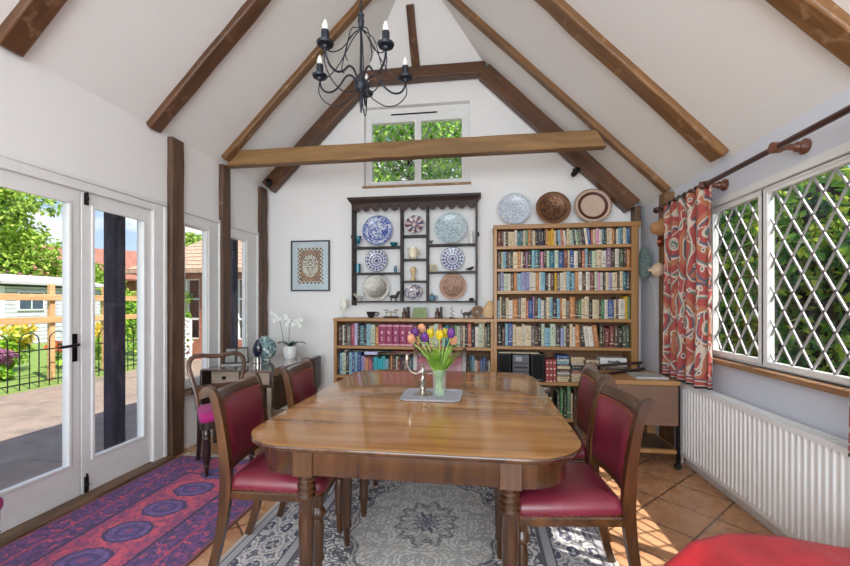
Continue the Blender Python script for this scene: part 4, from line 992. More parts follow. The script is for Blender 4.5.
row('r4 m3 w2 k3 c4 c3 w3 t3 t2 e2 w2 g3 o3 e2 c3 k3 n3 n3 k2 o3 y3 y3 c3 k2 l3 s3 w3 c3 u3 l2 k2 u2 g2 e3 k3 w3 b3 s2 c3 p3 w3 t3 k2 c3 c3 o2 m2 w2 l2 t3 c3 l2 b2', X0, X1, TS[0], .178, 'the top shelf '+T_, 'books on the top shelf', .86, .985, 11, lean=((24, 27, -5), (30, 37, -7)))
row('m4 u2 l3 n2 e3 G2 c5 o3 w2 m3 P2 k4 l3 t4 n2 p3 k3 u3 t5 u4 b5 r4 c2 b4 w4 k4 s3 l3 m2 t2 u4 c5 w5 P4 k4 w4 G4 m3 o3', X0, X1, TS[1], .204, 'the second shelf '+T_, 'books on the second shelf', .85, .975, 12)
row('e3 v3 u4 w3 m3 o3 l4 v5 v3 w3 w3 o3 w2 l4 k3 w2 m4 y2 e3 w3 c3 l3 t2 l3 o3 w4 m3 w4 r4 u3 p2 w3 k2 c3 v3 c5 m2 c3 t3 n3', X0, X1, TS[2], .203, 'the third shelf '+T_, 'books on the third shelf', .88, .985, 13)
row('l2 c2 k4 c3 w4 o5 e3 c5 s2 b4 P2 m3 l3 w3 e2 c3 l3 n4 l3 o2 c4 e3 o5 m3 g3 c3 c4 k3 c6 k2 g3 w3 b6 c2 m2 w6 y2 g2', X0, X1, TS[3], .258, 'the fourth shelf '+T_, 'books on the fourth shelf', .72, .90, 14)
row('k4 m3 l3 b4 c3 c6 w2 c6 e3 m3 k3 u3 l5 u5 n4 v3 u2 m3 c3 w2 o4 k5 w4 w4 o4 k3 m2 r4 r4 m3 k4 G3 G3', X0, X1, TS[4], .258, 'the fifth shelf '+T_, 'books on the fifth shelf', .74, .92, 15, lean=((22, 25, -7),))
LX0, LX1 = -1.594, -.155
row('m4 w2 k2 e4 a3 L3 k2 t4 n2 l4 u4 o3 V6.2 V6.2 V6.2 V6.2 V6.2 m3 o3 n2 w3 k3 c4 u4 s3 l3 t3 k4', -1.594, -.285, LS[0], .272, 'the low bookcase upper shelf', 'books on the upper shelf of the low bookcase', .76, .92, 16)
row('g3 u4 e3 c2 n3 s4 n4 w4 u4 c2 e3 G3', -.283, .108, LS[0], .272, 'the low upper shelf right end', 'books on the right end of the low upper shelf', .78, .93, 17)
row('n2 l3 u4 n3 l4 b3 l3 b4', -1.594, -1.325, LS[1], .29, 'the low bookcase magazine row', 'large books at the left of the lower shelf', .82, .88, 18, dmax=.22)
row('v3 p2 o4 a4 n2 T5 T5 T4 l4 k2 o3 k4 w2 r4 n3 e6 t5 n4 t4', -1.322, -.66, LS[1], .29, 'the lower shelf behind the candelabra', 'books along the lower shelf', .60, .78, 19)
row('k3 t3 l3 w4 s3 b4 b3 n4 w2', -.135, .108, LS[1], .29, 'the lower shelf beside the end chair', 'books on the lower shelf right of the end chair', .60, .80, 20)
def flat(x0, x1, z, th, c, label, group, y0=BY+.02, d=.19, rz=0, nm='book'):
    o = book_mesh(nm, th*.96, x1-x0, d, BM_[c]); o.rotation_euler = (0, R(90), R(rz)) ; o.location = (x0, y0, z+th); return tag(o, label, 'book', group)
def stack(x0, spec, z, group, where, seed):
    rg = random.Random(seed); toks = [(q[0], float(q[1:])/1000) for q in spec.split()]; n = len(toks); zz = z+.001
    for i, (c, th) in enumerate(toks):
        w = rg.uniform(.115, .135); nmn = 'lowest' if i == 0 else 'topmost' if i == n-1 else ORD(i+1)+' from the bottom'
        flat(x0+rg.uniform(0, .008), x0+w, zz, th, c, f"{PAL[c][0]} book lying flat, {nmn} in the {where}", group, BY+.02+rg.uniform(0, .02)); zz += th
stack(.80, 'c32 c26 e22 w20 e22 m14 c30 e22 l30 w18 b40', TS[5], 'books lying in the left stack', 'stack by red box files', 31)
stack(.945, 'c34 c28 w24 s20 e24 k46 w22 c30 c34', TS[5], 'books lying in the middle stack', 'middle hifi shelf stack', 32)
stack(1.09, 'e34 w26 m34 n40 k34 c30 c36', TS[5], 'books lying in the right stack', 'right hifi shelf stack', 33)
flat(-1.59, -.95, LS[1]+.262, .012, 'n', 'wide navy folder laid across the magazines on the lower left shelf', 'folders laid flat on the lower shelf', d=.22)
flat(-1.19, -.70, LS[1]+.234, .020, 'k', 'wide black folder laid over the turquoise books', 'folders laid flat on the lower shelf', d=.21)
flat(-1.02, -.68, LS[1]+.256, .016, 'r', 'dark red folder lying above the black folder', 'folders laid flat on the lower shelf', d=.21)
M['lilac'] = plain('lilac_card', S(196, 192, 226), .7, var=.04)
b = MB(); b.box(-.075, .075, -.05, .05, 0, .03); tag(b.build('card_box', M['lilac'], None, (-1.205, BY+.05, LS[1]+.2335), bevel=.003), 'flat pale lilac box lying on the turquoise books', 'box')
flat(-.06, .06, LS[0]+.258, .012, 'c', 'cream book lying across the tops at the right of the low bookcase', 'books on the right end of the low upper shelf', d=.15)
# box files, hi-fi, binders
M['boxfile'] = NT('red_box_file'); t = M['boxfile']; s_ = t.sep(t.tc('Generated'))
f_ = t.m('FRACT', t.m('MULTIPLY', s_[2], 3.6)); k_ = t.m('MULTIPLY', t.m('LESS_THAN', f_, .2), t.m('LESS_THAN', t.m('ABSOLUTE', t.m('SUBTRACT', s_[0], .5)), .3))
t.set(Base_Color=t.mix(k_, S(150, 62, 58), S(226, 200, 186)), Roughness=.5); M['boxfile'] = t.mat
for i, w in enumerate(('left', 'middle', 'right')):
    b = MB(); b.box(0, .034, 0, .2, 0, .235); tag(b.build('box_file', M['boxfile'], None, (.685+i*.0365, BY+.02, TS[5]+.001), bevel=.003), f'{w} of three red box files with pale labels beside the speaker', 'box file', 'red box files')
def hspk(x0, x1, lb):
    r = empty('hifi_speaker', ((x0+x1)/2, BY+.1, TS[5]+.001), 0, lb, 'speaker', 'black hifi speakers'); w = (x1-x0)/2
    b = MB(); b.box(-w, w, -.08, .10, 0, .292); b.build('cabinet', M['blackplastic'], r, bevel=.005)
    b = MB(); b.box(-w+.012, w-.012, -.088, -.078, .03, .28); b.build('grille', M['clothblack'], r, bevel=.003)
    b = MB(); b.box(-.018, .018, -.090, -.086, .012, .022); b.build('badge', M['silver'], r)
hspk(.19, .325, 'left black hifi speaker beside the bookcase upright'); hspk(.535, .675, 'right black hifi speaker beside the red box files')
hf = empty('stereo_unit', (.43, BY+.1, TS[5]+.001), 0, 'grey black mini stereo between the two speakers', 'stereo')
b = MB(); b.box(-.09, .09, -.07, .10, 0, .285); b.build('body', M['blackplastic'], hf, bevel=.004)
for z0, z1 in ((.19, .278), (.105, .183), (.015, .098)):
    b = MB(); b.box(-.085, .085, -.078, -.068, z0, z1); fp = b.build('front_panel', M['greyplastic'], hf, bevel=.003)
    if z0 > .18:
        M['lcd'] = plain('grey_display', S(150, 156, 158), .3); b = MB(); b.box(-.055, .01, -.081, -.077, .212, .258); b.build('display', M['lcd'], fp)
        b = MB()
        for k in range(5): b.lathe([(.001, 0), (.006, 0), (.006, .005), (.001, .006)], 8, (.03+.01*k, -.08, .222+.02*(k%2)))
        b.build('buttons', M['silver'], fp)
    else:
        b = MB(); b.box(-.07, .07, -.081, -.077, z0+.03, z0+.05); b.build('slot', M['blackplastic'], fp)
b = MB(); b.box(.20, .62, BY+.03, BY+.2, 0, .008); tag(b.build('folded_paper', M['pages'], None, (0, 0, TS[5]+.294)), 'thin white papers lying on top of the hifi speakers', 'paper')
bx = empty('storage_box', (1.36, BY+.10, TS[5]+.18), 0, 'long white box with a dark lettered label at the right of the hifi shelf', 'box')
b = MB(); b.box(-.13, .13, -.08, .08, 0, .085); b.build('box_body', M['porcelain'], bx, bevel=.004)
b = MB(); rg = random.Random(2); x = -.055
while x < .075: w = rg.uniform(.006, .011); b.box(x, x+w, -.083, -.079, .034, .034+rg.uniform(.014, .026)); x += w+.003
b.build('lettering', M['blackplastic'], bx)
for i, (c, th, z) in enumerate((('k', .05, 0), ('m', .05, .051), ('k', .045, .102), ('e', .03, .148))):
    flat(1.235, 1.50, TS[5]+.001+z, th, c, f"{PAL[c][0]} album lying {['lowest','second','third','fourth'][i]} under the long white box", 'albums under the white box')
zb = TS[6]+.001
b = MB(); b.box(.56, .80, BY+.02, BY+.22, zb, zb+.07); M['redbox'] = plain('red_card', S(206, 52, 40), .6); tag(b.build('card_box', M['redbox'], bevel=.003), 'bright red box at the bottom of the tall bookcase', 'box')
for i, (c, th) in enumerate((('c', .035), ('m', .035), ('k', .05), ('w', .02), ('k', .06), ('e', .05))):
    z0 = zb+.071+sum((.035, .035, .05, .02, .06, .05)[:i]); flat(.50, .775-.01*i, z0, th, c, f"{PAL[c][0]} album lying flat above the red box, {['lowest','second up','third up','fourth up','fifth up','topmost'][i]}", 'albums above the red box', d=.2)
for i, (c, w, h) in enumerate((('G', .03, .27), ('g', .028, .30), ('G', .03, .27), ('g', .034, .335), ('c', .024, .26), ('m', .03, .30), ('e', .03, .27))):
    o = book_mesh('ring_binder', w, h, .2, BM_[c]); o.location = (.80+i*.0345, BY+.02, zb); tag(o, f"{PAL[c][0]} binder, {ORD(i+1)} from the left on the lowest shelf beside the red box", 'binder', 'binders on the lowest shelf')

# ---- plate rack
RY = 4.415
def rx(u): return atY(u, 250, RY).x
def rz(v, u=414): return atY(u, v, RY).z
xa, xb_, xc, xd = rx(352.4), rx(401), rx(427), rx(476.5)
rk = empty('plate_rack', ((xa+xd)/2, 4.48, 1.9), 0, 'dark oak wall plate rack with scalloped frieze above the low bookcase', 'plate rack')
zt, zbm = 2.475, rz(301, 353)
def rp(name, x0, x1, y0, y1, z0, z1): return part(name, M['rack'], rk, x0, x1, y0, y1, z0, z1, .002)
for x in (xa, xb_, xc, xd): rp('upright', x-.011, x+.011, RY, 4.548, zbm-(.05 if x in (xa, xd) else 0), zt-.03)
for x0, x1, vs in ((xa, xb_, (246.3, 272.5)), (xb_, xc, (234.8, 258.6, 280.6)), (xc, xd, (243.6, 271.2))):
    for v in vs: z = rz(v, {xa: 377, xb_: 414, xc: 452}[x0]); rp('shelf', x0, x1, RY, 4.548, z-.018, z)
rp('shelf', xa, xd, RY, 4.548, zbm-.018, zbm)
b = MB(); l = rk.location
b.loft([[(xa-q-l.x, RY-q-l.y, z-l.z), (xd+q-l.x, RY-q-l.y, z-l.z), (xd+q-l.x, 4.545-l.y, z-l.z), (xa-q-l.x, 4.545-l.y, z-l.z)] for q, z in ((.012, zt-.035), (.018, zt-.02), (.035, zt), (.05, zt+.022), (.05, zt+.035))]); b.build('cornice', M['rack'], rk)
b = MB(); n = 13; pts = [(xa-.01, zt-.03), (xd+.01, zt-.03)]
for i in range(n, 0, -1):
    x1 = xa+(xd-xa)*i/n; x0 = xa+(xd-xa)*(i-1)/n
    for k in range(7): q = k/6; pts.append((x1+(x0-x1)*q, zt-.058-.066*math.sin(PI*q)**.7))
b.prism([(x-l.x, z-l.z) for x, z in pts], 'y', RY-.008-l.y, RY+.008-l.y); b.build('scalloped_frieze', M['rack'], rk)
for x, s in ((xa, -1), (xd, 1)): b = MB(); b.box(x+s*.011-l.x, x+s*.03-l.x, RY+.03-l.y, 4.54-l.y, 2.06-l.z, 2.09-l.z); b.build('peg', M['rack'], rk)

# ---- plates
def platemat(name, base, ink, kind, ink2=None, metal=0, rough=.18):
    t = NT(name); v = t.tc(); s = t.sep(v)
    r = t.m('SQRT', t.m('ADD', t.m('POWER', s[0], 2), t.m('POWER', s[1], 2))); a = t.m('ARCTAN2', s[1], s[0])
    def band(c, w): return t.m('LESS_THAN', t.m('ABSOLUTE', t.m('SUBTRACT', r, c)), w)
    # r is normalised: plates are built at radius 1 and scaled
    if kind == 'floral':
        k = t.m('GREATER_THAN', t.noise(v, 5.5, 4, 1.2), .50); col = t.mix(k, base, ink); col = t.mix(t.m('ADD', band(.62, .02), band(.97, .03)), col, ink)
    elif kind == 'fine':
        k = t.m('LESS_THAN', t.vor(v, 8, rnd=.9), .30); col = t.mix(t.m('MULTIPLY', k, .8), base, ink); col = t.mix(t.m('MULTIPLY', t.m('GREATER_THAN', t.noise(v, 9, 3), .54), .6), col, ink2 or ink)
    elif kind == 'petal':
        w = t.m('ADD', t.m('SINE', t.m('MULTIPLY', a, 16)), t.m('SINE', t.m('MULTIPLY', r, 26))); k = t.m('GREATER_THAN', w, .1); col = t.mix(k, base, ink); col = t.mix(t.m('ADD', band(.98, .02), band(.55, .02)), col, ink)
        col = t.mix(t.m('LESS_THAN', r, .16), col, ink)
    elif kind == 'imari':
        k = t.m('GREATER_THAN', t.m('SINE', t.m('MULTIPLY', a, 8)), 0); col = t.mix(t.m('MULTIPLY', k, t.m('GREATER_THAN', r, .32)), base, ink); col = t.mix(t.m('GREATER_THAN', t.noise(v, 6, 2), .56), col, ink2); col = t.mix(band(.3, .05), col, ink)
    elif kind == 'rings':
        col = t.mix(t.m('MULTIPLY', t.m('LESS_THAN', t.vor(v, 11), .3), .5), base, ink2); col = t.mix(band(.72, .085), col, ink)
        col = t.mix(t.m('MULTIPLY', band(.96, .045), t.m('GREATER_THAN', t.m('SINE', t.m('MULTIPLY', a, 60)), 0)), col, ink)
    elif kind == 'metal':
        k = t.m('GREATER_THAN', t.noise(v, 9, 4), .52); col = t.mix(t.m('MULTIPLY', t.m('MULTIPLY', k, t.m('LESS_THAN', r, .8)), .8), base, ink); col = t.mix(band(.72, .012), col, ink)
        t.bump(t.vor(v, 14), .2, .02)
    t.set(Base_Color=col, Roughness=rough, Metallic=metal); return t.mat
PM = {'bw': platemat('blue_white_transferware', S(196, 204, 220), S(72, 92, 156), 'floral'), 'geo': platemat('navy_geometric_glaze', S(206, 208, 218), S(58, 66, 116), 'petal'),
      'aqua': platemat('aqua_floral_glaze', S(186, 202, 206), S(56, 86, 124), 'fine', S(104, 134, 146)), 'pew': platemat('pewter_dish_metal', S(160, 156, 148), S(120, 116, 108), 'metal', metal=.8, rough=.3),
      'cop': platemat('copper_tray_metal', S(148, 116, 98), S(100, 72, 58), 'metal', metal=.4, rough=.4), 'ima': platemat('imari_glaze', S(206, 200, 196), S(52, 58, 108), 'imari', S(160, 96, 72)),
      'oval': platemat('printed_oval_glaze', S(210, 200, 198), S(62, 56, 84), 'floral', S(150, 70, 70)), 'pale': platemat('pale_blue_sprigged_glaze', S(204, 210, 218), S(84, 104, 152), 'fine', S(142, 162, 186)),
      'brz': platemat('bronze_tray_metal', S(128, 92, 66), S(72, 48, 36), 'metal', metal=.6, rough=.3), 'brn': platemat('brown_ring_pottery', S(196, 174, 156), S(84, 42, 30), 'rings', S(160, 134, 116), rough=.35),
      'teal': platemat('teal_relief_glaze', S(150, 178, 178), S(80, 120, 126), 'fine', S(196, 210, 208))}
def plate(name, mat, u, v, dpx, Y, label, seg=36, sy=1, tilt=10, deep=.16, group=None):
    c = atY(u, v, Y); dep = -math.sin(YAW)*c.x+math.cos(YAW)*c.y; r = dpx/2*dep/F_PX
    b = MB(); b.lathe([(.001, -.02), (.5, -.02), (.58, .02), (.97, deep), (1, deep+.03), (.96, deep+.035), (.66, .07), (.58, .035), (.001, .03)], seg, sx=1, sy=sy)
    o = b.build(name, mat, None, tuple(c), rot=(R(90-tilt), 0, 0), ang=35); o.scale = (r, r, r); return tag(o, label, 'plate', group)
g_ = 'plates in the rack'
plate('plate', PM['bw'], 378.1, 231, 30.5, 4.495, 'large blue and white plate at the upper left of the plate rack', group=g_)
plate('plate', PM['geo'], 376.7, 260.8, 22.8, 4.50, 'smaller blue and white patterned plate in the middle left of the rack', group=g_)
plate('pewter_dish', PM['pew'], 376.3, 287.6, 27.5, 4.495, 'broad pewter dish at the lower left of the plate rack', group=g_, deep=.07)
plate('octagonal_plate', PM['ima'], 414.6, 224.6, 19.4, 4.505, 'octagonal navy and rust plate at the top centre of the rack', seg=8, group=g_)
plate('oval_dish', PM['oval'], 413.6, 292.5, 18.6, 4.505, 'small oval patterned dish at the bottom centre of the rack', sy=.82, group=g_)
plate('plate', PM['aqua'], 451, 228.5, 32, 4.495, 'large aqua and blue plate at the upper right of the plate rack', group=g_)
plate('plate', PM['geo'], 452.6, 259, 23.6, 4.50, 'navy geometric plate in the middle right of the plate rack', group=g_)
plate('copper_tray', PM['cop'], 452.9, 286.3, 27, 4.495, 'round copper tray at the lower right of the plate rack', group=g_, deep=.05)
g_ = 'large plates on top of the tall bookcase'
plate('plate', PM['pale'], 514.2, 209.3, 32, 4.46, 'pale blue sprigged plate standing at the left on the tall bookcase', group=g_)
plate('bronze_tray', PM['brz'], 553, 208.3, 34, 4.46, 'round bronze tray standing in the middle on the tall bookcase', group=g_, deep=.08)
plate('plate', PM['brn'], 592.5, 206.2, 36, 4.46, 'cream pottery plate with dark brown ring on the tall bookcase', group=g_, deep=.08)
c = atX(647.5, 262.5, 1.69)
b = MB(); b.lathe([(.001, -.02), (.5, -.02), (.58, .02), (.97, .16), (1, .19), (.96, .195), (.66, .07), (.58, .035), (.001, .03)], 36)
o = b.build('plate', PM['teal'], None, tuple(c), rot=(0, R(-90), 0), ang=35); o.scale = (.165,)*3; tag(o, 'round teal plate hanging on the right wall beside the bookcase', 'plate')
# small things in the rack
M['tealglass'] = plain('teal_glass', S(24, 104, 122), .08, coat=.5); M['cream'] = ceramic('cream_jug_glaze', S(226, 216, 190), S(120, 130, 90), 26, .22); M['stone'] = plain('carved_stone', S(206, 182, 140), .7); M['elephant'] = plain('grey_white_pottery', S(176, 168, 156), .5, var=.35, ns=40)
M['darkfig'] = plain('dark_bronze', S(58, 52, 50), .4, .4, .3, ns=40); M['whitefig'] = plain('white_pottery', S(214, 214, 208), .4, var=.08, ns=30); M['tealpot'] = plain('grey_blue_pottery', S(84, 116, 134), .35, var=.15, ns=30)
M['darkgreen'] = plain('dark_green_leaf', S(60, 78, 62), .6, var=.3, ns=40)
def put(u, v, Y=4.48): q = atY(u, v, Y); return (q.x, q.y, q.z)
zs = {'L1': rz(246.3, 377), 'L2': rz(272.5, 377), 'C1': rz(234.8), 'C2': rz(258.6), 'C3': rz(280.6), 'R1': rz(243.6, 452), 'R2': rz(271.2, 452), 'B': zbm}
def at_(u, k, Y=4.455): q = atY(u, 260, Y); return (q.x, Y, zs[k]+.001)
def lath(name, prof, mat, loc, label, cat, seg=18, **kw):
    b = MB(); b.lathe([(max(.001, r), z) for r, z in prof], seg, **kw); return tag(b.build(name, mat, None, loc, ang=50), label, cat)
lath('goblet', [(0, 0), (.022, 0), (.022, .004), (.006, .01), (.006, .03), (.02, .045), (.032, .10), (.036, .125), (.033, .125), (.02, .05), (0, .045)], M['tealglass'], at_(358.3, 'L1', 4.44), 'flared teal glass goblet at the upper left of the rack', 'goblet')
lath('bowl', [(0, 0), (.02, 0), (.04, .02), (.048, .042), (.045, .042), (.03, .015), (0, .012)], M['tealglass'], at_(393.8, 'L1', 4.45), 'shallow teal bowl beside the large blue and white plate', 'bowl')
lath('tumbler', [(0, 0), (.028, 0), (.031, .105), (.028, .105), (.026, .01), (0, .01)], M['tealglass'], at_(358, 'L2', 4.45), 'teal glass tumbler on the middle left shelf of the rack', 'tumbler')
lath('bud_vase', [(0, 0), (.016, 0), (.02, .03), (.012, .06), (.015, .075), (0, .07)], M['tealglass'], at_(395.3, 'L2'), 'tiny teal vase at the right of the middle left shelf', 'vase')
ju = empty('cream_jug', at_(413, 'C2'), 0, 'cream jug with painted flowers in the centre of the rack', 'jug')
b = MB(); b.lathe([(.001, 0), (.036, 0), (.05, .03), (.052, .07), (.042, .105), (.046, .128), (.043, .128), (.001, .11)], 20); b.build('body', M['cream'], ju)
b = MB(); b.tube(smoothpath([(.04, 0, .11), (.075, 0, .115), (.085, 0, .08), (.07, 0, .045), (.048, 0, .03)], 4), .007, 6); b.build('handle', M['cream'], ju)
b = MB(); b.M = Matrix.Translation((-.05, 0, .115)); b.ball((0, 0, 0), .018, 8, 1.4, .8, .7); b.build('spout', M['cream'], ju)
hd = empty('stone_bust', at_(413.3, 'C3'), R(-30), 'small sandy carved head on a block in the rack', 'figurine')
b = MB(); b.box(-.028, .028, -.025, .025, 0, .03); b.build('block', M['stone'], hd, bevel=.004)
b = MB(); b.lathe([(.001, .028), (.024, .03), (.018, .05), (.016, .07), (.026, .088), (.033, .115), (.030, .142), (.018, .158), (.001, .162)], 16, sx=1, sy=1.15); b.box(-.007, .007, -.048, -.03, .10, .125); b.build('head', M['stone'], hd)
def animal(name, loc, rz_, s, mat, label, tail=True, neck=.7):
    b = MB(); b.tube(smoothpath([(-.5*s, 0, .52*s), (-.2*s, 0, .58*s), (.2*s, 0, .58*s), (.45*s, 0, .66*s), (.6*s, 0, (.75+neck*.3)*s), (.78*s, 0, (.78+neck*.3)*s), (.92*s, 0, (.68+neck*.3)*s)], 3), [q*s for q in (.12,.18,.21,.22,.22,.22,.22,.22,.22,.21,.2,.18,.16,.16,.17,.17,.14,.1,.06)], 10)
    for x in (-.32, .32):
        for y in (-.12, .12): b.tube([(x*s, y*s, .5*s), (x*s, y*s, 0)], [.09*s, .07*s], 8)
    if tail: b.tube(smoothpath([(-.5*s, 0, .55*s), (-.68*s, 0, .7*s), (-.66*s, 0, 1.05*s), (-.56*s, 0, 1.2*s)], 3), .05*s, 6)
    for y in (-.1, .1): b.tube([(.66*s, y*s, (.86+neck*.3)*s), (.62*s, y*1.2*s, (1.08+neck*.3)*s)], [.07*s, .01*s], 6)
    return tag(b.build(name, mat, None, loc, rz_), label, 'figurine')
animal('pottery_elephant', at_(359.5, 'B', 4.45), R(200), .075, M['elephant'], 'grey and white pottery animal at the lower left of the rack')
animal('bronze_horse', at_(393.5, 'B', 4.45), R(20), .085, M['darkfig'], 'dark bronze animal figure beside the pewter dish', neck=1.2)
b = MB(); rg = random.Random(5)
for k in range(14): a = rg.uniform(0, 6.28); b.tube([(0, 0, 0), (.01*math.cos(a), .01*math.sin(a), .03), (.03*math.cos(a), .03*math.sin(a), .045)], [.003, .006, .001], 5)
tag(b.build('plant_sprig', M['darkgreen'], None, at_(431, 'R1')), 'tiny dark green sprig at the left of the upper right shelf', 'ornament')
lath('white_figurine', [(0, 0), (.03, 0), (.03, .01), (.022, .02), (.028, .06), (.016, .09), (.013, .10), (.02, .115), (.018, .135), (0, .142)], M['whitefig'], at_(471.3, 'R1', 4.45), 'small white pottery figure at the right of the aqua plate', 'figurine')
pf = empty('picture_frame', at_(433.3, 'R2', 4.45), R(10), 'tiny square framed picture in the rack beside the navy plate', 'picture frame')
b = MB(); b.M = Matrix.Rotation(R(-8), 4, 'X'); b.box(-.036, .036, 0, .01, 0, .084); b.build('frame', M['stone'], pf, bevel=.002)
b = MB(); b.M = Matrix.Rotation(R(-8), 4, 'X'); b.box(-.025, .025, -.002, .001, .012, .072); b.build('picture', M['photo'], pf)
b = MB(); b.tube(smoothpath([(-.05, 0, .022), (-.02, 0, .024), (.015, 0, .032), (.03, 0, .045), (.045, 0, .044)], 3), [.003,.006,.009,.013,.015,.016,.016,.014,.013,.012,.009,.005,.002], 8); b.tube([(0, 0, .02), (0, 0, 0)], .003, 5)
tag(b.build('bird_figurine', M['darkfig'], None, at_(470, 'R2', 4.45)), 'little dark bird on the middle right shelf of the rack', 'figurine')
tp = empty('blue_teapot', at_(432, 'B', 4.45), 0, 'small grey blue teapot at the bottom of the rack', 'teapot')
b = MB(); b.lathe([(.001, 0), (.03, 0), (.042, .025), (.04, .05), (.022, .066), (.001, .068)], 18); b.build('body', M['tealpot'], tp)
b = MB(); b.lathe([(.001, .066), (.02, .066), (.012, .076), (.006, .08), (.009, .09), (.001, .094)], 12); b.build('lid', M['tealpot'], tp)
b = MB(); b.tube([(-.035, 0, .025), (-.058, 0, .04), (-.064, 0, .06)], [.011, .007, .005], 8); b.build('spout', M['tealpot'], tp)
b = MB(); b.tube(smoothpath([(.035, 0, .055), (.06, 0, .055), (.062, 0, .03), (.04, 0, .02)], 4), .005, 6); b.build('handle', M['tealpot'], tp)
lath('dark_pebble', [(0, 0), (.022, 0), (.03, .012), (.02, .03), (0, .034)], M['darkfig'], at_(471.5, 'B', 4.45), 'dark pebble at the lower right of the rack', 'ornament')

# ---- on the low bookcase
def lowp(u, Y=4.38): q = atY(u, 318, Y); return (q.x, Y, 1.131)
cs = empty('candle_holder', lowp(344), 0, 'clear glass holder with a thick white candle on the low bookcase', 'candle holder')
b = MB(); b.lathe([(.001, 0), (.045, 0), (.046, .006), (.012, .018), (.009, .05), (.016, .06), (.012, .072), (.03, .09), (.044, .12), (.04, .12), (.001, .1)], 20); b.build('holder', M['vaseglass'], cs)
b = MB(); b.lathe([(.001, .105), (.038, .105), (.039, .205), (.032, .208), (.001, .204)], 20); b.build('candle', M['wax'], cs)
cu = empty('dark_cup', lowp(371), 0, 'dark brown cup with a side handle on the low bookcase', 'cup')
b = MB(); b.lathe([(.001, 0), (.028, 0), (.028, .006), (.04, .03), (.055, .07), (.051, .07), (.034, .03), (.001, .014)], 20); b.build('bowl', M['darkfig'], cu)
b = MB(); b.tube(smoothpath([(.048, 0, .058), (.085, 0, .062), (.085, 0, .035), (.042, 0, .028)], 4), .006, 6); b.build('handle', M['darkfig'], cu)
sca = empty('postal_scales', lowp(391), 0, 'brass balance scales on a wooden base on the low bookcase', 'scales')
b = MB(); b.box(-.085, .085, -.04, .04, 0, .018); b.build('base', M['rack'], sca, bevel=.004)
b = MB(); b.tube([(0, 0, .016), (0, 0, .07)], .006, 8); b.tube([(-.06, 0, .062), (0, 0, .07), (.06, 0, .062)], .004, 6); b.build('beam', M['brassgold'], sca)
for s in (-1, 1): b = MB(); b.tube([(s*.06, 0, .02), (s*.06, 0, .085)], .003, 6); b.lathe([(.001, .085), (.028, .085), (.031, .093), (.027, .092), (.001, .088)], 16, (s*.06, 0, 0)); b.build('pan', M['brassgold'], sca)
def bookend(u, lb, s):
    r = empty('carved_bookend', lowp(u), 0, lb, 'bookend', 'carved wooden bookends')
    b = MB(); b.box(-.045, .045, -.04, .04, 0, .014); b.box(s*.03-.012, s*.03+.012, -.04, .04, .014, .125); b.build('support', M['rack'], r, bevel=.003)
    b = MB(); b.lathe([(.001, .012), (.026, .014), (.024, .04), (.028, .06), (.014, .082), (.016, .098), (.012, .115), (.001, .12)], 14, (-s*.012, -.005, 0)); b.build('figure', M['balloon'], r)
bookend(405.5, 'dark carved wooden bookend left of the green landscape tile', 1); bookend(438.5, 'dark carved wooden bookend right of the green landscape tile', 1)
M['greentile'] = plain('green_landscape', S(120, 138, 84), .4, var=.4, ns=30)
gt = empty('landscape_tile', lowp(419.5), 0, 'green landscape tile leaning back between the two bookends', 'tile')
b = MB(); b.M = Matrix.Rotation(R(-12), 4, 'X'); b.loft([[(-.085, 0, 0), (.085, 0, 0), (.085, .014, 0), (-.085, .014, 0)], [(-.07, 0, .12), (.07, 0, .12), (.07, .014, .12), (-.07, .014, .12)]]); b.build('tile', M['greentile'], gt, bevel=.003)
zg = empty('zigzag_ornament', lowp(452), 0, 'black zigzag metal ornament on the low bookcase', 'ornament')
b = MB(); b.tube([(-.02, 0, .008), (.02, 0, .03), (-.018, 0, .055), (.018, 0, .08), (-.014, 0, .105), (.01, 0, .125)], .005, 6); b.build('zigzag', M['iron'], zg)
b = MB(); b.lathe([(.001, 0), (.035, 0), (.035, .008), (.001, .009)], 16); b.build('base', M['iron'], zg)
animal('cat_figurine', lowp(466.5), R(0), .085, M['darkfig'], 'dark cat figure with raised tail on the low bookcase', neck=.4)
M['ammon'] = plain('brown_fossil', S(128, 98, 74), .6, var=.35, ns=35, bump=.5, bs=60)
b = MB(); pts = []; rad = []
for k in range(50): a = k/49*4.2*PI; r = .062*(1-k/62); pts.append((r*math.cos(a), .0, .065+r*math.sin(a))); rad.append(.022*(1-k/60))
b.tube(pts, rad, 10); tag(b.build('ammonite_fossil', M['ammon'], None, lowp(477)), 'round brown ammonite fossil beside the tall bookcase', 'fossil')
M['leafwood'] = plain('pale_turned_wood', S(196, 160, 116), .5, var=.12, ns=20)
b = MB(); b.lathe([(.001, 0), (.05, 0), (.066, .05), (.062, .10), (.036, .16), (.008, .19), (.001, .192)], 20, sy=.4); o = b.build('carved_wooden_leaf', M['leafwood'], None, (lowp(488.0)[0], 4.36, 1.131), rot=(0, R(8), 0)); o.location.z = 1.14
tag(o, 'pale pointed carved wood piece against the tall bookcase upright', 'ornament')

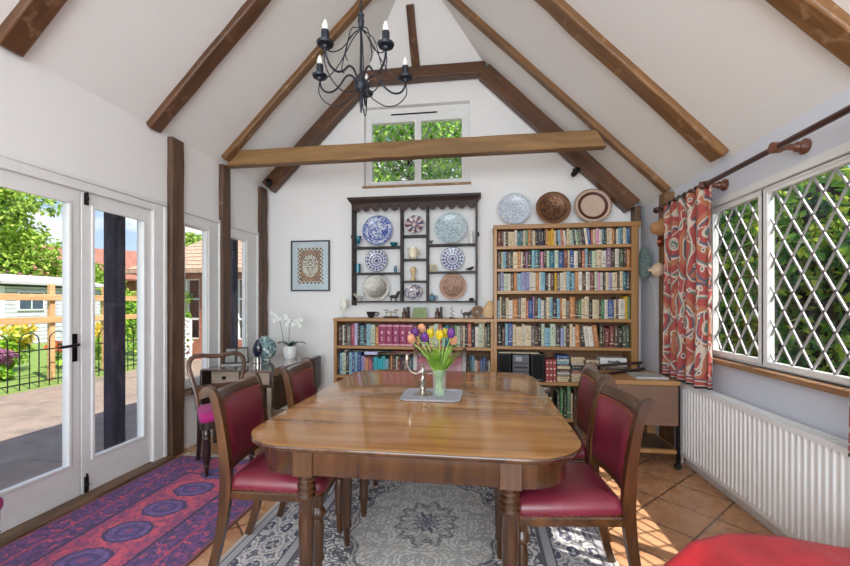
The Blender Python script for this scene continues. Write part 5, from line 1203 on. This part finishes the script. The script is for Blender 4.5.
# ---- framed picture
c0, c1 = atY(291, 241, 4.53), atY(330, 291, 4.53); pcx, pcz = (c0.x+c1.x)/2, (c0.z+c1.z)/2; w, h = .245, .305
pc = empty('framed_picture', (pcx, 4.535, pcz), 0, 'framed oriental panel with pale blue mount on the far wall', 'picture')
b = wall_holes('y', -.02, .012, -w, w, -h, h, [(-w+.016, w-.016, -h+.016, h-.016)]); M['pframe'] = plain('dark_grey_frame', S(66, 66, 68), .4); b.build('frame', M['pframe'], pc, bevel=.002)
M['mount'] = plain('pale_blue_mount', S(196, 208, 214), .8, var=.02); b = MB(); b.box(-w+.012, w-.012, -.004, .012, -h+.012, h-.012); b.build('mount', M['mount'], pc)
t = NT('oriental_panel'); v = t.tc(); s = t.sep(v); ax, az = t.m('ABSOLUTE', s[0]), t.m('ABSOLUTE', s[2]); e = t.m('MINIMUM', t.m('SUBTRACT', .16, ax), t.m('SUBTRACT', .218, az))
chk = t.m('GREATER_THAN', t.m('MULTIPLY', t.m('SINE', t.m('MULTIPLY', s[0], 130)), t.m('SINE', t.m('MULTIPLY', s[2], 130))), -.1)
brd = t.mix(chk, S(60, 64, 78), S(206, 200, 186)); wv = t.comb(ax, .31, t.m('ADD', s[2], 2.37)); fl = t.mix(t.m('LESS_THAN', t.vor(wv, 34), .36), S(164, 124, 94), S(112, 114, 118))
r_ = t.m('SQRT', t.m('ADD', t.m('POWER', t.m('MULTIPLY', ax, 1.35), 2), t.m('POWER', az, 2))); inn = t.mix(t.m('LESS_THAN', t.vor(wv, 50), .4), S(206, 200, 182), S(86, 92, 96))
col = t.mix(t.m('LESS_THAN', r_, .135), fl, inn); col = t.mix(t.m('LESS_THAN', e, .034), col, brd); t.set(Base_Color=col, Roughness=.7); M['panel'] = t.mat
b = MB(); b.box(-.16, .16, -.007, -.002, -.218, .218); b.build('panel', M['panel'], pc)
b = MB(); b.box(-w+.014, w-.014, -.012, -.010, -h+.014, h-.014); b.build('glass', M['pane'], pc)

# ---- tea trolley
M['brownpanel'] = wood('brown_leaf_panel', S(112, 84, 68), S(138, 106, 86), 'x', 4, .4, .2, bump=.02)
tr = empty('tea_trolley', (1.26, 3.55, 0), 0, 'wooden tea trolley with brown hanging leaf beside the radiator', 'trolley')
def tp_(name, mat, x0, x1, y0, y1, z0, z1): return part(name, mat, tr, x0, x1, y0, y1, z0, z1, .003)
tp_('top', M['bookcase'], .98, 1.545, 3.31, 3.80, .655, .69); tp_('hanging_leaf', M['brownpanel'], .985, 1.52, 3.296, 3.312, .345, .655); tp_('shelf', M['bookcase'], .99, 1.535, 3.32, 3.79, .12, .15)
tp_('shelf_board', M['sidedark'], 1.01, 1.515, 3.35, 3.77, .150, .154)
for x in (1.0, 1.53):
    for y in (3.325, 3.785):
        lg = tp_('leg', M['blackmetal'], x-.012, x+.012, y-.012, y+.012, .05, .655)
        b = MB(); b.lathe([(.001, -.012), (.024, -.012), (.026, 0), (.024, .012), (.001, .012)], 14); b.build('caster', M['blackplastic'], lg, (x-1.26, y-3.55, .027), rot=(R(90), 0, 0))
tp_('upright', M['bookcasez'], 1.46, 1.53, 3.72, 3.785, .154, .655)
# dark folding rack lying on the trolley
rkx = empty('folding_rail', (1.15, 3.55, .691), 0, 'dark wooden folding rack lying across the tea trolley', 'rack')
for (p0, p1) in (((-.22, -.15, .012), (.30, .22, .02)), ((-.16, .12, .05), (.25, .12, .09))):
    b = MB(); b.tube([p0, p1], .013, 8); b.build('bar', M['ebony'], rkx)
for x in (-.14, .22): b = MB(); b.tube([(x, .12, .0), (x, .12, .08)], .012, 8); b.build('bar_support', M['ebony'], rkx)
b = MB(); b.box(-.12, .12, -.10, .12, 0, .02); M['silverbook'] = plain('grey_album', S(170, 168, 164), .5); tag(b.build('photo_album', M['silverbook'], None, (1.36, 3.46, .691), bevel=.003), 'flat pale grey album lying on the tea trolley top', 'album')

# ---- radiator
rad = empty('radiator', (1.585, 2.3, 0), 0, 'long white ribbed panel radiator under the latticed window', 'radiator')
y0, y1 = 1.15, 3.43; pit = .0405; n = int((y1-y0-.06)/pit)
def prof(rib):
    p = [(0, y0-2.3), (0, y0+.03-2.3)]
    for i in range(n):
        a = y0+.03+i*pit-2.3; p += [(0, a+.003), (rib, a+.010), (rib, a+pit-.010), (0, a+pit-.003)]
    return p+[(0, y1-2.3), (.03, y1-2.3), (.03, y0-2.3)]
b = MB(); b.loft([[(x, y, z) for x, y in prof(q)] for q, z in ((0, .09), (0, .115), (.0075, .135), (.0075, .615), (0, .635), (0, .655))]); b.build('panel', M['radwhite'], rad, ang=25)
b = MB(); b.box(.055, .085, y0+.02-2.3, y1-.02-2.3, .10, .64); b.build('rear_panel', M['radwhite'], rad)
b = wall_holes('x', 0, .001, 0, .01, 0, .01, [])
b.bm.free(); b = MB(); b.box(.0, .01, y0-2.3, y1-2.3, .655, .665); b.box(.082, .09, y0-2.3, y1-2.3, .655, .665)
k = y0
while k < y1: b.box(.01, .082, k-2.3, k+.012-2.3, .657, .664); k += .03
b.build('top_grille', M['radwhite'], rad, smooth=False)
for y in (y0-.0045, y1+.0005): b = MB(); b.box(-.001, .091, y-2.3, y+.004-2.3, .088, .662); b.build('end_cover', M['radwhite'], rad)
b = MB(); b.tube([(.05, 1.10, .12), (.05, 1.17, .10), (.05, 1.18, .0)], .010, 8); b.build('pipe', M['radwhite'], rad)

# ---- curtains
def curtain_mat():
    t = NT('red_patterned_linen'); u = t.tc('UV'); s = t.sep(u)
    w = t.comb(t.m('MULTIPLY', s[0], 1.0), t.m('MULTIPLY', s[1], .75)); w2 = t.mapv(w, (1, 1, 1), (.3, .1, 0))
    nz = t.n('ShaderNodeTexNoise'); t.l(w, nz.inputs['Vector']); nz.inputs['Scale'].default_value = 4
    wd = t.n('ShaderNodeVectorMath', operation='ADD'); sc_ = t.n('ShaderNodeVectorMath', operation='SCALE'); t.l(nz.outputs['Color'], sc_.inputs[0]); sc_.inputs['Scale'].default_value = .12; t.l(w, wd.inputs[0]); t.l(sc_.outputs[0], wd.inputs[1])
    d = t.vor(wd.outputs[0], 2.7, rnd=.75, dims='2D')
    red, cr, gr, nv, orr = S(172, 82, 76), S(206, 190, 174), S(104, 130, 120), S(92, 96, 116), S(182, 116, 88)
    col = t.ramp(d, [(0, gr), (.07, cr), (.11, red), (.19, nv), (.22, cr), (.25, orr), (.33, red), (.43, gr), (.46, cr), (.49, red), (.62, nv), (.66, orr)], True)
    d2 = t.vor(wd.outputs[0], 11, rnd=.9, dims='2D'); col = t.mix(t.m('LESS_THAN', d2, .16), col, cr); col = t.mix(t.m('LESS_THAN', d2, .07), col, nv)
    ln = t.m('LESS_THAN', t.m('ABSOLUTE', t.m('SUBTRACT', t.noise(w, 5, 1), .5)), .012); col = t.mix(ln, col, cr)
    bz = t.ramp(s[1], [(0, S(60, 44, 46)), (.012, cr), (.022, red), (.045, cr), (.052, nv), (.062, red)], True)
    col = t.mix(t.m('LESS_THAN', s[1], .07), col, bz)
    t.set(Base_Color=col, Roughness=.9, Sheen_Weight=.05); t.bump(t.noise(u, 160, 2), .2, .002)
    x = t.n('ShaderNodeBsdfTranslucent'); t.l(col, x.inputs[0]); mx = t.n('ShaderNodeMixShader'); mx.inputs[0].default_value = .18
    t.t.links.new(t.b.outputs[0], mx.inputs[1]); t.t.links.new(x.outputs[0], mx.inputs[2]); t.t.links.new(mx.outputs[0], t.out.inputs[0]); return t.mat
M['curtain'] = curtain_mat(); M['lining'] = plain('cream_lining', S(214, 206, 196), .9)
def curtain(y0, y1, z0, z1, pleats, label, seed, rod=1.575):
    rg = random.Random(seed); nu, nv = pleats*14, 30; me = bpy.data.meshes.new('curtain'); V = []; UV = []
    ph = [rg.uniform(-.5, .5) for _ in range(pleats+2)]
    for j in range(nv+1):
        q = j/nv; z = z0+(z1-z0)*q
        for i in range(nu+1):
            k = i/nu; a = k*pleats*2*PI; am = .046*(1-.35*q)+.008*ph[int(k*pleats)]
            y = y0+(y1-y0-(.05*q if y0 < 2 else 0))*k+.012*math.sin(a*.5+q*2)*(1-q); x = rod+am*math.sin(a+ph[int(k*pleats)]*.3*(1-q))
            if q > .93: x += .012*math.sin(a*4); 
            V.append((x, y, z+.006*math.sin(a*.7+seed) if j == 0 else z)); UV.append((k*(y1-y0)*2.1+seed*.37, (z-z0)))
    F = [(j*(nu+1)+i, j*(nu+1)+i+1, (j+1)*(nu+1)+i+1, (j+1)*(nu+1)+i) for j in range(nv) for i in range(nu)]
    me.from_pydata(V, [], F); uv = me.uv_layers.new(name='UVMap')
    for l in me.loops: uv.data[l.index].uv = UV[l.vertex_index]
    for p in me.polygons: p.use_smooth = True
    me.materials.append(M['curtain']); o = bpy.data.objects.new('curtain', me); COL.objects.link(o)
    m = o.modifiers.new('thick', 'SOLIDIFY'); m.thickness = .004
    return tag(o, label, 'curtain', 'red patterned curtains')
curtain(2.985, 3.61, .69, 2.12, 5, 'red patterned curtain at the far side of the latticed window', 1)
curtain(1.79, 1.898, .66, 2.12, 2, 'red patterned curtain just entering the picture at the right edge', 2)
rd = empty('curtain_pole', (1.575, 2.4, 2.135), 0, 'dark wooden curtain pole above the latticed window', 'curtain pole')
b = MB(); b.tube([(0, -1.5, 0), (0, 1.36, 0)], .017, 14); b.build('pole', M['rod'], rd)
b = MB(); b.lathe([(.001, 0), (.02, 0), (.02, .01), (.014, .02), (.026, .04), (.03, .055), (.022, .075), (.001, .085)], 16); b.build('finial', M['rod'], rd, (0, 1.36, 0), rot=(R(-90), 0, 0))
for y in (-.035, .66):
    b = MB(); b.lathe([(.001, -.145), (.04, -.145), (.042, -.132), (.03, -.122), (.024, -.11), (.028, -.10), (.018, -.085), (.016, -.05), (.022, -.035), (.030, -.02), (.030, .02), (.02, .024), (.001, .024)], 18); b.build('bracket', M['rodlight'], rd, (0, y, 0), rot=(0, R(-90), 0))
for i in range(9):
    b = MB(); y = .66+i*.082 if i else .62; pts = [(.024*math.cos(a), 0, .024*math.sin(a)-.004) for a in [2*PI*k/14 for k in range(15)]]; b.tube(pts, .004, 6); b.build('ring', M['rod'], rd, (0, y, 0))
# ---- things hanging on the right post
def hang(u, v, label, name, prof, mat, cat, x=1.625):
    q = atX(u, v, x); b = MB(); b.lathe([(max(.001, r), z) for r, z in prof], 20, sx=1); o = b.build(name, mat, None, (1.635, q.y, q.z), rot=(0, R(-90), 0), ang=50); return tag(o, label, cat)
M['straw'] = plain('tan_basketwork', S(176, 128, 84), .8, var=.25, ns=60, bump=.5, bs=80); M['palepot'] = plain('pale_gourd', S(206, 178, 150), .6, var=.15, ns=24); M['copperpan'] = plain('dark_copper', S(128, 66, 44), .3, .8, .2)
hang(659, 228, 'round tan basketwork hat hanging on the right post', 'straw_basket', [(0, -.01), (.085, -.01), (.09, .0), (.06, .02), (.05, .06), (.03, .075), (0, .08)], M['straw'], 'basket')
hang(662, 241, 'small dark copper pan hanging on the right post below the basket', 'copper_pan', [(0, -.01), (.045, -.01), (.055, .03), (.05, .03), (.04, 0), (0, .0)], M['copperpan'], 'pan')
hang(661, 270, 'pale round gourd hanging on the right post beside the curtain', 'hanging_gourd', [(0, -.01), (.04, -.01), (.065, .02), (.068, .05), (.04, .08), (.012, .095), (.012, .12), (0, .122)], M['palepot'], 'gourd')
# wall cable
b = MB(); q0, q1 = atX(650, 278, 1.712), atX(655, 330, 1.712); b.tube(smoothpath([tuple(q0), tuple(atX(656, 300, 1.712)), tuple(q1)], 6), .003, 5); tag(b.build('wall_cable', M['porcelain']), 'thin pale cable hanging below the teal wall plate', 'cable')
# ---- spot lamps on the gable rafters
for (u, v, lb) in ((268.5, 183, 'black spot lamp on the left gable rafter'), (575.5, 172, 'black spot lamp on the right gable rafter')):
    q = atY(u, v, 4.36); r = empty('spot_lamp', tuple(q), 0, lb, 'spot lamp', 'black spot lamps on the rafters')
    b = MB(); b.tube([(0, .06, .03), (0, .0, .02)], .008, 8); b.lathe([(.001, 0), (.025, 0), (.025, .012), (.001, .012)], 14, (0, .03, .03)); b.build('bracket', M['iron'], r)
    b = MB(); b.M = Matrix.Rotation(R(60), 4, 'X') @ Matrix.Rotation(R(25), 4, 'Y'); b.lathe([(.001, -.05), (.022, -.05), (.03, -.03), (.032, .045), (.028, .045), (.024, -.02), (.001, -.03)], 16); b.build('lamp_head', M['iron'], r)

# ---- chandelier
chx = empty('chandelier', (-.635, 2.06, -.012), 0, 'black wrought iron chandelier with five candle lamps hanging from the ridge', 'chandelier')
b = MB(); z = 2.875; k = 0
while z < 4.66:
    pts = [(.008*math.cos(a) if k % 2 else 0, 0 if k % 2 else .008*math.cos(a), z+.016+.016*math.sin(a)) for a in [2*PI*i/8 for i in range(9)]]; b.tube(pts, .0028, 5); z += .026; k += 1
b.build('chain', M['chandelier'], chx)
b = MB(); b.lathe([(.001, 2.335), (.004, 2.34), (.010, 2.40), (.013, 2.43), (.008, 2.44), (.02, 2.452), (.033, 2.475), (.035, 2.49), (.028, 2.515), (.012, 2.525), (.008, 2.54), (.006, 2.70), (.006, 2.79), (.015, 2.80), (.018, 2.83), (.014, 2.855), (.018, 2.862), (.008, 2.88), (.001, 2.885)], 16); b.build('stem', M['chandelier'], chx)
for i in range(5):
    a = R(95+72*i)+YAW*.6; rot = Matrix.Rotation(a, 4, 'Z')
    b = MB(); b.M = rot; b.tube(smoothpath([(.025, 0, 2.505), (.055, 0, 2.545), (.09, 0, 2.545), (.13, 0, 2.50), (.175, 0, 2.475), (.22, 0, 2.485), (.245, 0, 2.52), (.25, 0, 2.555)], 5), .0055, 7); arm = b.build('arm', M['chandelier'], chx)
    b = MB(); b.M = rot; b.tube(smoothpath([(.02, 0, 2.46), (.07, 0, 2.42), (.14, 0, 2.395), (.21, 0, 2.42), (.255, 0, 2.48), (.252, 0, 2.54)], 5), .0032, 5); b.tube(smoothpath([(.008, 0, 2.79), (.07, 0, 2.75), (.10, 0, 2.66), (.115, 0, 2.59), (.10, 0, 2.565)], 5), .003, 5); b.tube(smoothpath([(.01, 0, 2.78), (.05, 0, 2.74), (.13, 0, 2.62), (.20, 0, 2.56), (.247, 0, 2.55)], 5), .003, 5); b.build('scroll_wire', M['chandelier'], arm)
    c_ = (.25*math.cos(a), .25*math.sin(a), 0)
    b = MB(); b.lathe([(.001, 2.548), (.012, 2.55), (.016, 2.562), (.038, 2.567), (.042, 2.578), (.018, 2.574), (.001, 2.574)], 18, c_); b.build('drip_pan', M['chandelier'], arm)
    b = MB(); b.lathe([(.001, 2.572), (.019, 2.573), (.019, 2.636), (.001, 2.633)], 14, c_); b.build('candle_tube', M['chandelier'], arm)
    b = MB(); b.lathe([(.001, 2.632), (.010, 2.632), (.016, 2.648), (.0155, 2.662), (.009, 2.682), (.002, 2.693), (.001, 2.694)], 14, c_); b.build('bulb', M['bulb'], arm)

# ---- on the table: tray, candelabra, vase, tulips
tcx, tcy = -.285, 2.355
b = MB(); b.loft([[(p[0], p[1], z) for p in rrect(-.175+q, .175-q, -.145+q, .145-q, .045, 6)] for q, z in ((.008, 0), (0, .004), (-.003, .012), (0, .013), (.006, .008), (.012, .007))])
tag(b.build('serving_tray', M['tray'], None, (tcx, tcy, .7405)), 'rounded silver grey tray in the middle of the dining table', 'tray')
cb = empty('candelabra', (-.343, 2.365, .748), R(8), 'silver two armed candelabra beside the vase of tulips', 'candelabra')
b = MB(); b.lathe([(.001, 0), (.055, 0), (.057, .006), (.05, .012), (.025, .02), (.014, .03), (.02, .042), (.012, .055), (.016, .07), (.022, .082), (.011, .095), (.010, .12), (.016, .132), (.009, .145), (.009, .17), (.014, .178), (.001, .185)], 22); b.build('column', M['silver'], cb)
for s in (-1, 1):
    b = MB(); b.tube(smoothpath([(0, 0, .15), (s*.035, 0, .125), (s*.075, 0, .14), (s*.095, 0, .185)], 5), .005, 8); am = b.build('arm', M['silver'], cb)
    b = MB(); b.lathe([(.001, .182), (.012, .184), (.030, .192), (.031, .197), (.012, .196), (.013, .205), (.018, .22), (.016, .235), (.02, .245), (.014, .244), (.001, .225)], 18, (s*.095, 0, 0)); b.build('candle_cup', M['silver'], am)
vs = empty('glass_vase', (-.237, 2.315, .748), 0, 'clear glass vase of tulips standing on the tray', 'vase')
b = MB(); b.lathe([(.001, 0), (.032, 0), (.034, .004), (.045, .165), (.0425, .165), (.031, .014), (.001, .014)], 24); b.build('glass', M['vaseglass'], vs)
M['stemgreen'] = plain('tulip_stem', S(150, 186, 96), .4, var=.15); M['tulipleaf'] = leafmat('tulip_leaf', S(92, 142, 44), S(136, 178, 62), S(178, 206, 96), .3, 12)
TUL = {'purple': S(122, 62, 148), 'yellow': S(228, 206, 50), 'peach': S(230, 168, 130)}
for k_, c_ in TUL.items(): M['tulip_'+k_] = leafmat('tulip_petal_'+k_, lum(c_, .75), c_, lum(c_, 1.2), .3, 14)
vb = Vector((-.237, 2.315, .748))
def tulip(u, v, Y, colr, label, seed, leaves=1):
    rg = random.Random(seed); top = atY(u, v, Y); r = empty('tulip', tuple(vb), 0, label, 'tulip', 'tulips in the glass vase')
    d = top-vb; a0 = rg.uniform(0, 6.28); base = Vector((.024*math.cos(a0), .024*math.sin(a0), .016)); dirh = Vector((d.x, d.y, 0)); mid = Vector((d.x*.28, d.y*.28, .17))
    if mid.xy.length > .032: mid.xy = mid.xy.normalized()*.032
    head = d-Vector((0, 0, .022))
    pth = smoothpath([tuple(base), tuple(mid), tuple(mid.lerp(head, .6)+Vector((0, 0, .015))), tuple(head)], 6)
    b = MB(); b.tube(pth, .0032, 6); b.build('stem', M['stemgreen'], r)
    b = MB(); tilt = Matrix.Translation(head) @ Vector((0, 0, 1)).rotation_difference((head-mid).normalized().lerp(Vector((0, 0, 1)), .5)).to_matrix().to_4x4()
    for k in range(6):
        b.M = tilt @ Matrix.Rotation(R(60*k+seed*20), 4, 'Z'); off = 0 if k % 2 else .003; rows = []
        for i in range(6):
            q = i/5; rr_ = (.018+off)*math.sin(PI*(.14+.60*q))+.001; w = .016*math.sin(PI*(.12+.85*q))**.6; z = .054*q
            rows.append([b.v((rr_*.86, -w, z)), b.v((rr_*1.06, 0, z)), b.v((rr_*.86, w, z))])
        for p_, q_ in zip(rows, rows[1:]):
            for m_ in range(2): b.f([p_[m_], p_[m_+1], q_[m_+1], q_[m_]])
    b.build('blossom', M['tulip_'+colr], r, ang=80)
    for n_ in range(leaves+1):
        b = MB(); a = rg.uniform(-PI, PI)*.62+(0 if rg.random() < .5 else PI); ln = rg.uniform(.17, .27); rows = []
        for i in range(8):
            q = i/7; w = .0185*math.sin(PI*(.12+.87*q))**.7; out = .012+ln*.46*q**1.7+.02*q; z = .085+ln*(1.12*q-.32*q*q)
            c = Vector((math.cos(a)*out, math.sin(a)*out, z)); t_ = Vector((-math.sin(a), math.cos(a), 0))
            rows.append([b.v(c-t_*w), b.v(c+Vector((-math.cos(a), -math.sin(a), -.6))*w*.35), b.v(c+t_*w)])
        for p_, q_ in zip(rows, rows[1:]):
            for m_ in range(2): b.f([p_[m_], p_[m_+1], q_[m_+1], q_[m_]])
        b.build('leaf', M['tulipleaf'], r, ang=80)
for i, (u, v, Y, c, lb) in enumerate(((413, 339.5, 2.28, 'peach', 'peach tulip drooping at the far left of the bunch'), (416.5, 333, 2.36, 'purple', 'purple tulip at the upper left of the bunch'), (422.5, 329, 2.40, 'peach', 'peach tulip standing highest at the left of the bunch'),
        (425.5, 338, 2.24, 'purple', 'large purple tulip at the front of the bunch'), (431, 334, 2.33, 'yellow', 'yellow tulip behind the front purple tulip'), (439.5, 335.5, 2.27, 'yellow', 'larger yellow tulip in the middle of the bunch'),
        (445, 334, 2.36, 'yellow', 'yellow tulip just right of the middle'), (450.5, 334, 2.29, 'purple', 'purple tulip at the right of the bunch'), (452.5, 341, 2.36, 'peach', 'pinkish peach tulip low at the right of the bunch'))):
    tulip(u, v, Y, c, lb, i+1, 2)

# ---- ottoman with the red throw
M['greycloth'] = plain('grey_woven_cloth', S(128, 134, 142), .9, var=.2, ns=60)
M['redfleece'] = plain('red_fleece', S(184, 34, 42), .95, var=.22, ns=9, bump=.4, bs=120, Sheen_Weight=.1)
ot = empty('ottoman', (1.14, 1.17, 0), 0, 'grey upholstered ottoman under the red fleece throw', 'ottoman')
b = MB(); b.loft([[(p[0], p[1], z) for p in rrect(-.36+q, .36-q, -.40+q, .40-q, .05, 6)] for q, z in ((.01, .12), (0, .14), (0, .38), (.015, .41), (.05, .418))]); b.build('cushion', M['greycloth'], ot)
for sx_ in (-1, 1):
    for sy_ in (-1, 1): b = MB(); b.lathe([(.001, 0), (.018, 0), (.024, .12), (.001, .121)], 12, (sx_*.30, sy_*.34, 0)); b.build('leg', M['ebony'], ot)
import mathutils
nx, ny = 60, 60; V = []
for j in range(ny+1):
    for i in range(nx+1):
        u_, v_ = i/nx, j/ny; x = .63+.93*u_; y = .70+.94*v_
        ex = max(0, .78-x); exr = max(0, x-1.50); ey = max(0, y-1.57)
        nz_ = mathutils.noise.noise(Vector((x*5, y*5, 1)))*.012+mathutils.noise.noise(Vector((x*14, y*14, 4)))*.004
        z = .452+nz_
        z += .022*math.sin(x*9+y*4)*math.sin(y*7-x*3)*.6; xx, yy = x, y
        if ex > 0: z -= ex*.55*(1.0 if y < 1.40 else max(.12, 1-(y-1.40)*6)); 
        if ey > 0: z -= ey*2.2; yy = 1.57+ey*.35
        if exr > 0: z -= exr*.6; xx = 1.50+exr*.4
        yy -= max(0, .28-u_)*.55*v_**3; z -= max(0, .12-u_)*.5*v_**3
        V.append((xx, yy, z))
me = bpy.data.meshes.new('fleece_throw'); me.from_pydata(V, [], [(j*(nx+1)+i, j*(nx+1)+i+1, (j+1)*(nx+1)+i+1, (j+1)*(nx+1)+i) for j in range(ny) for i in range(nx)])
for p in me.polygons: p.use_smooth = True
me.materials.append(M['redfleece']); me.materials.append(M['greycloth'])
o = bpy.data.objects.new('fleece_throw', me); COL.objects.link(o); m = o.modifiers.new('thick', 'SOLIDIFY'); m.thickness = .014; m.offset = 1; m.material_offset = 0
tag(o, 'bright red fleece throw spread over the ottoman at bottom right', 'throw')
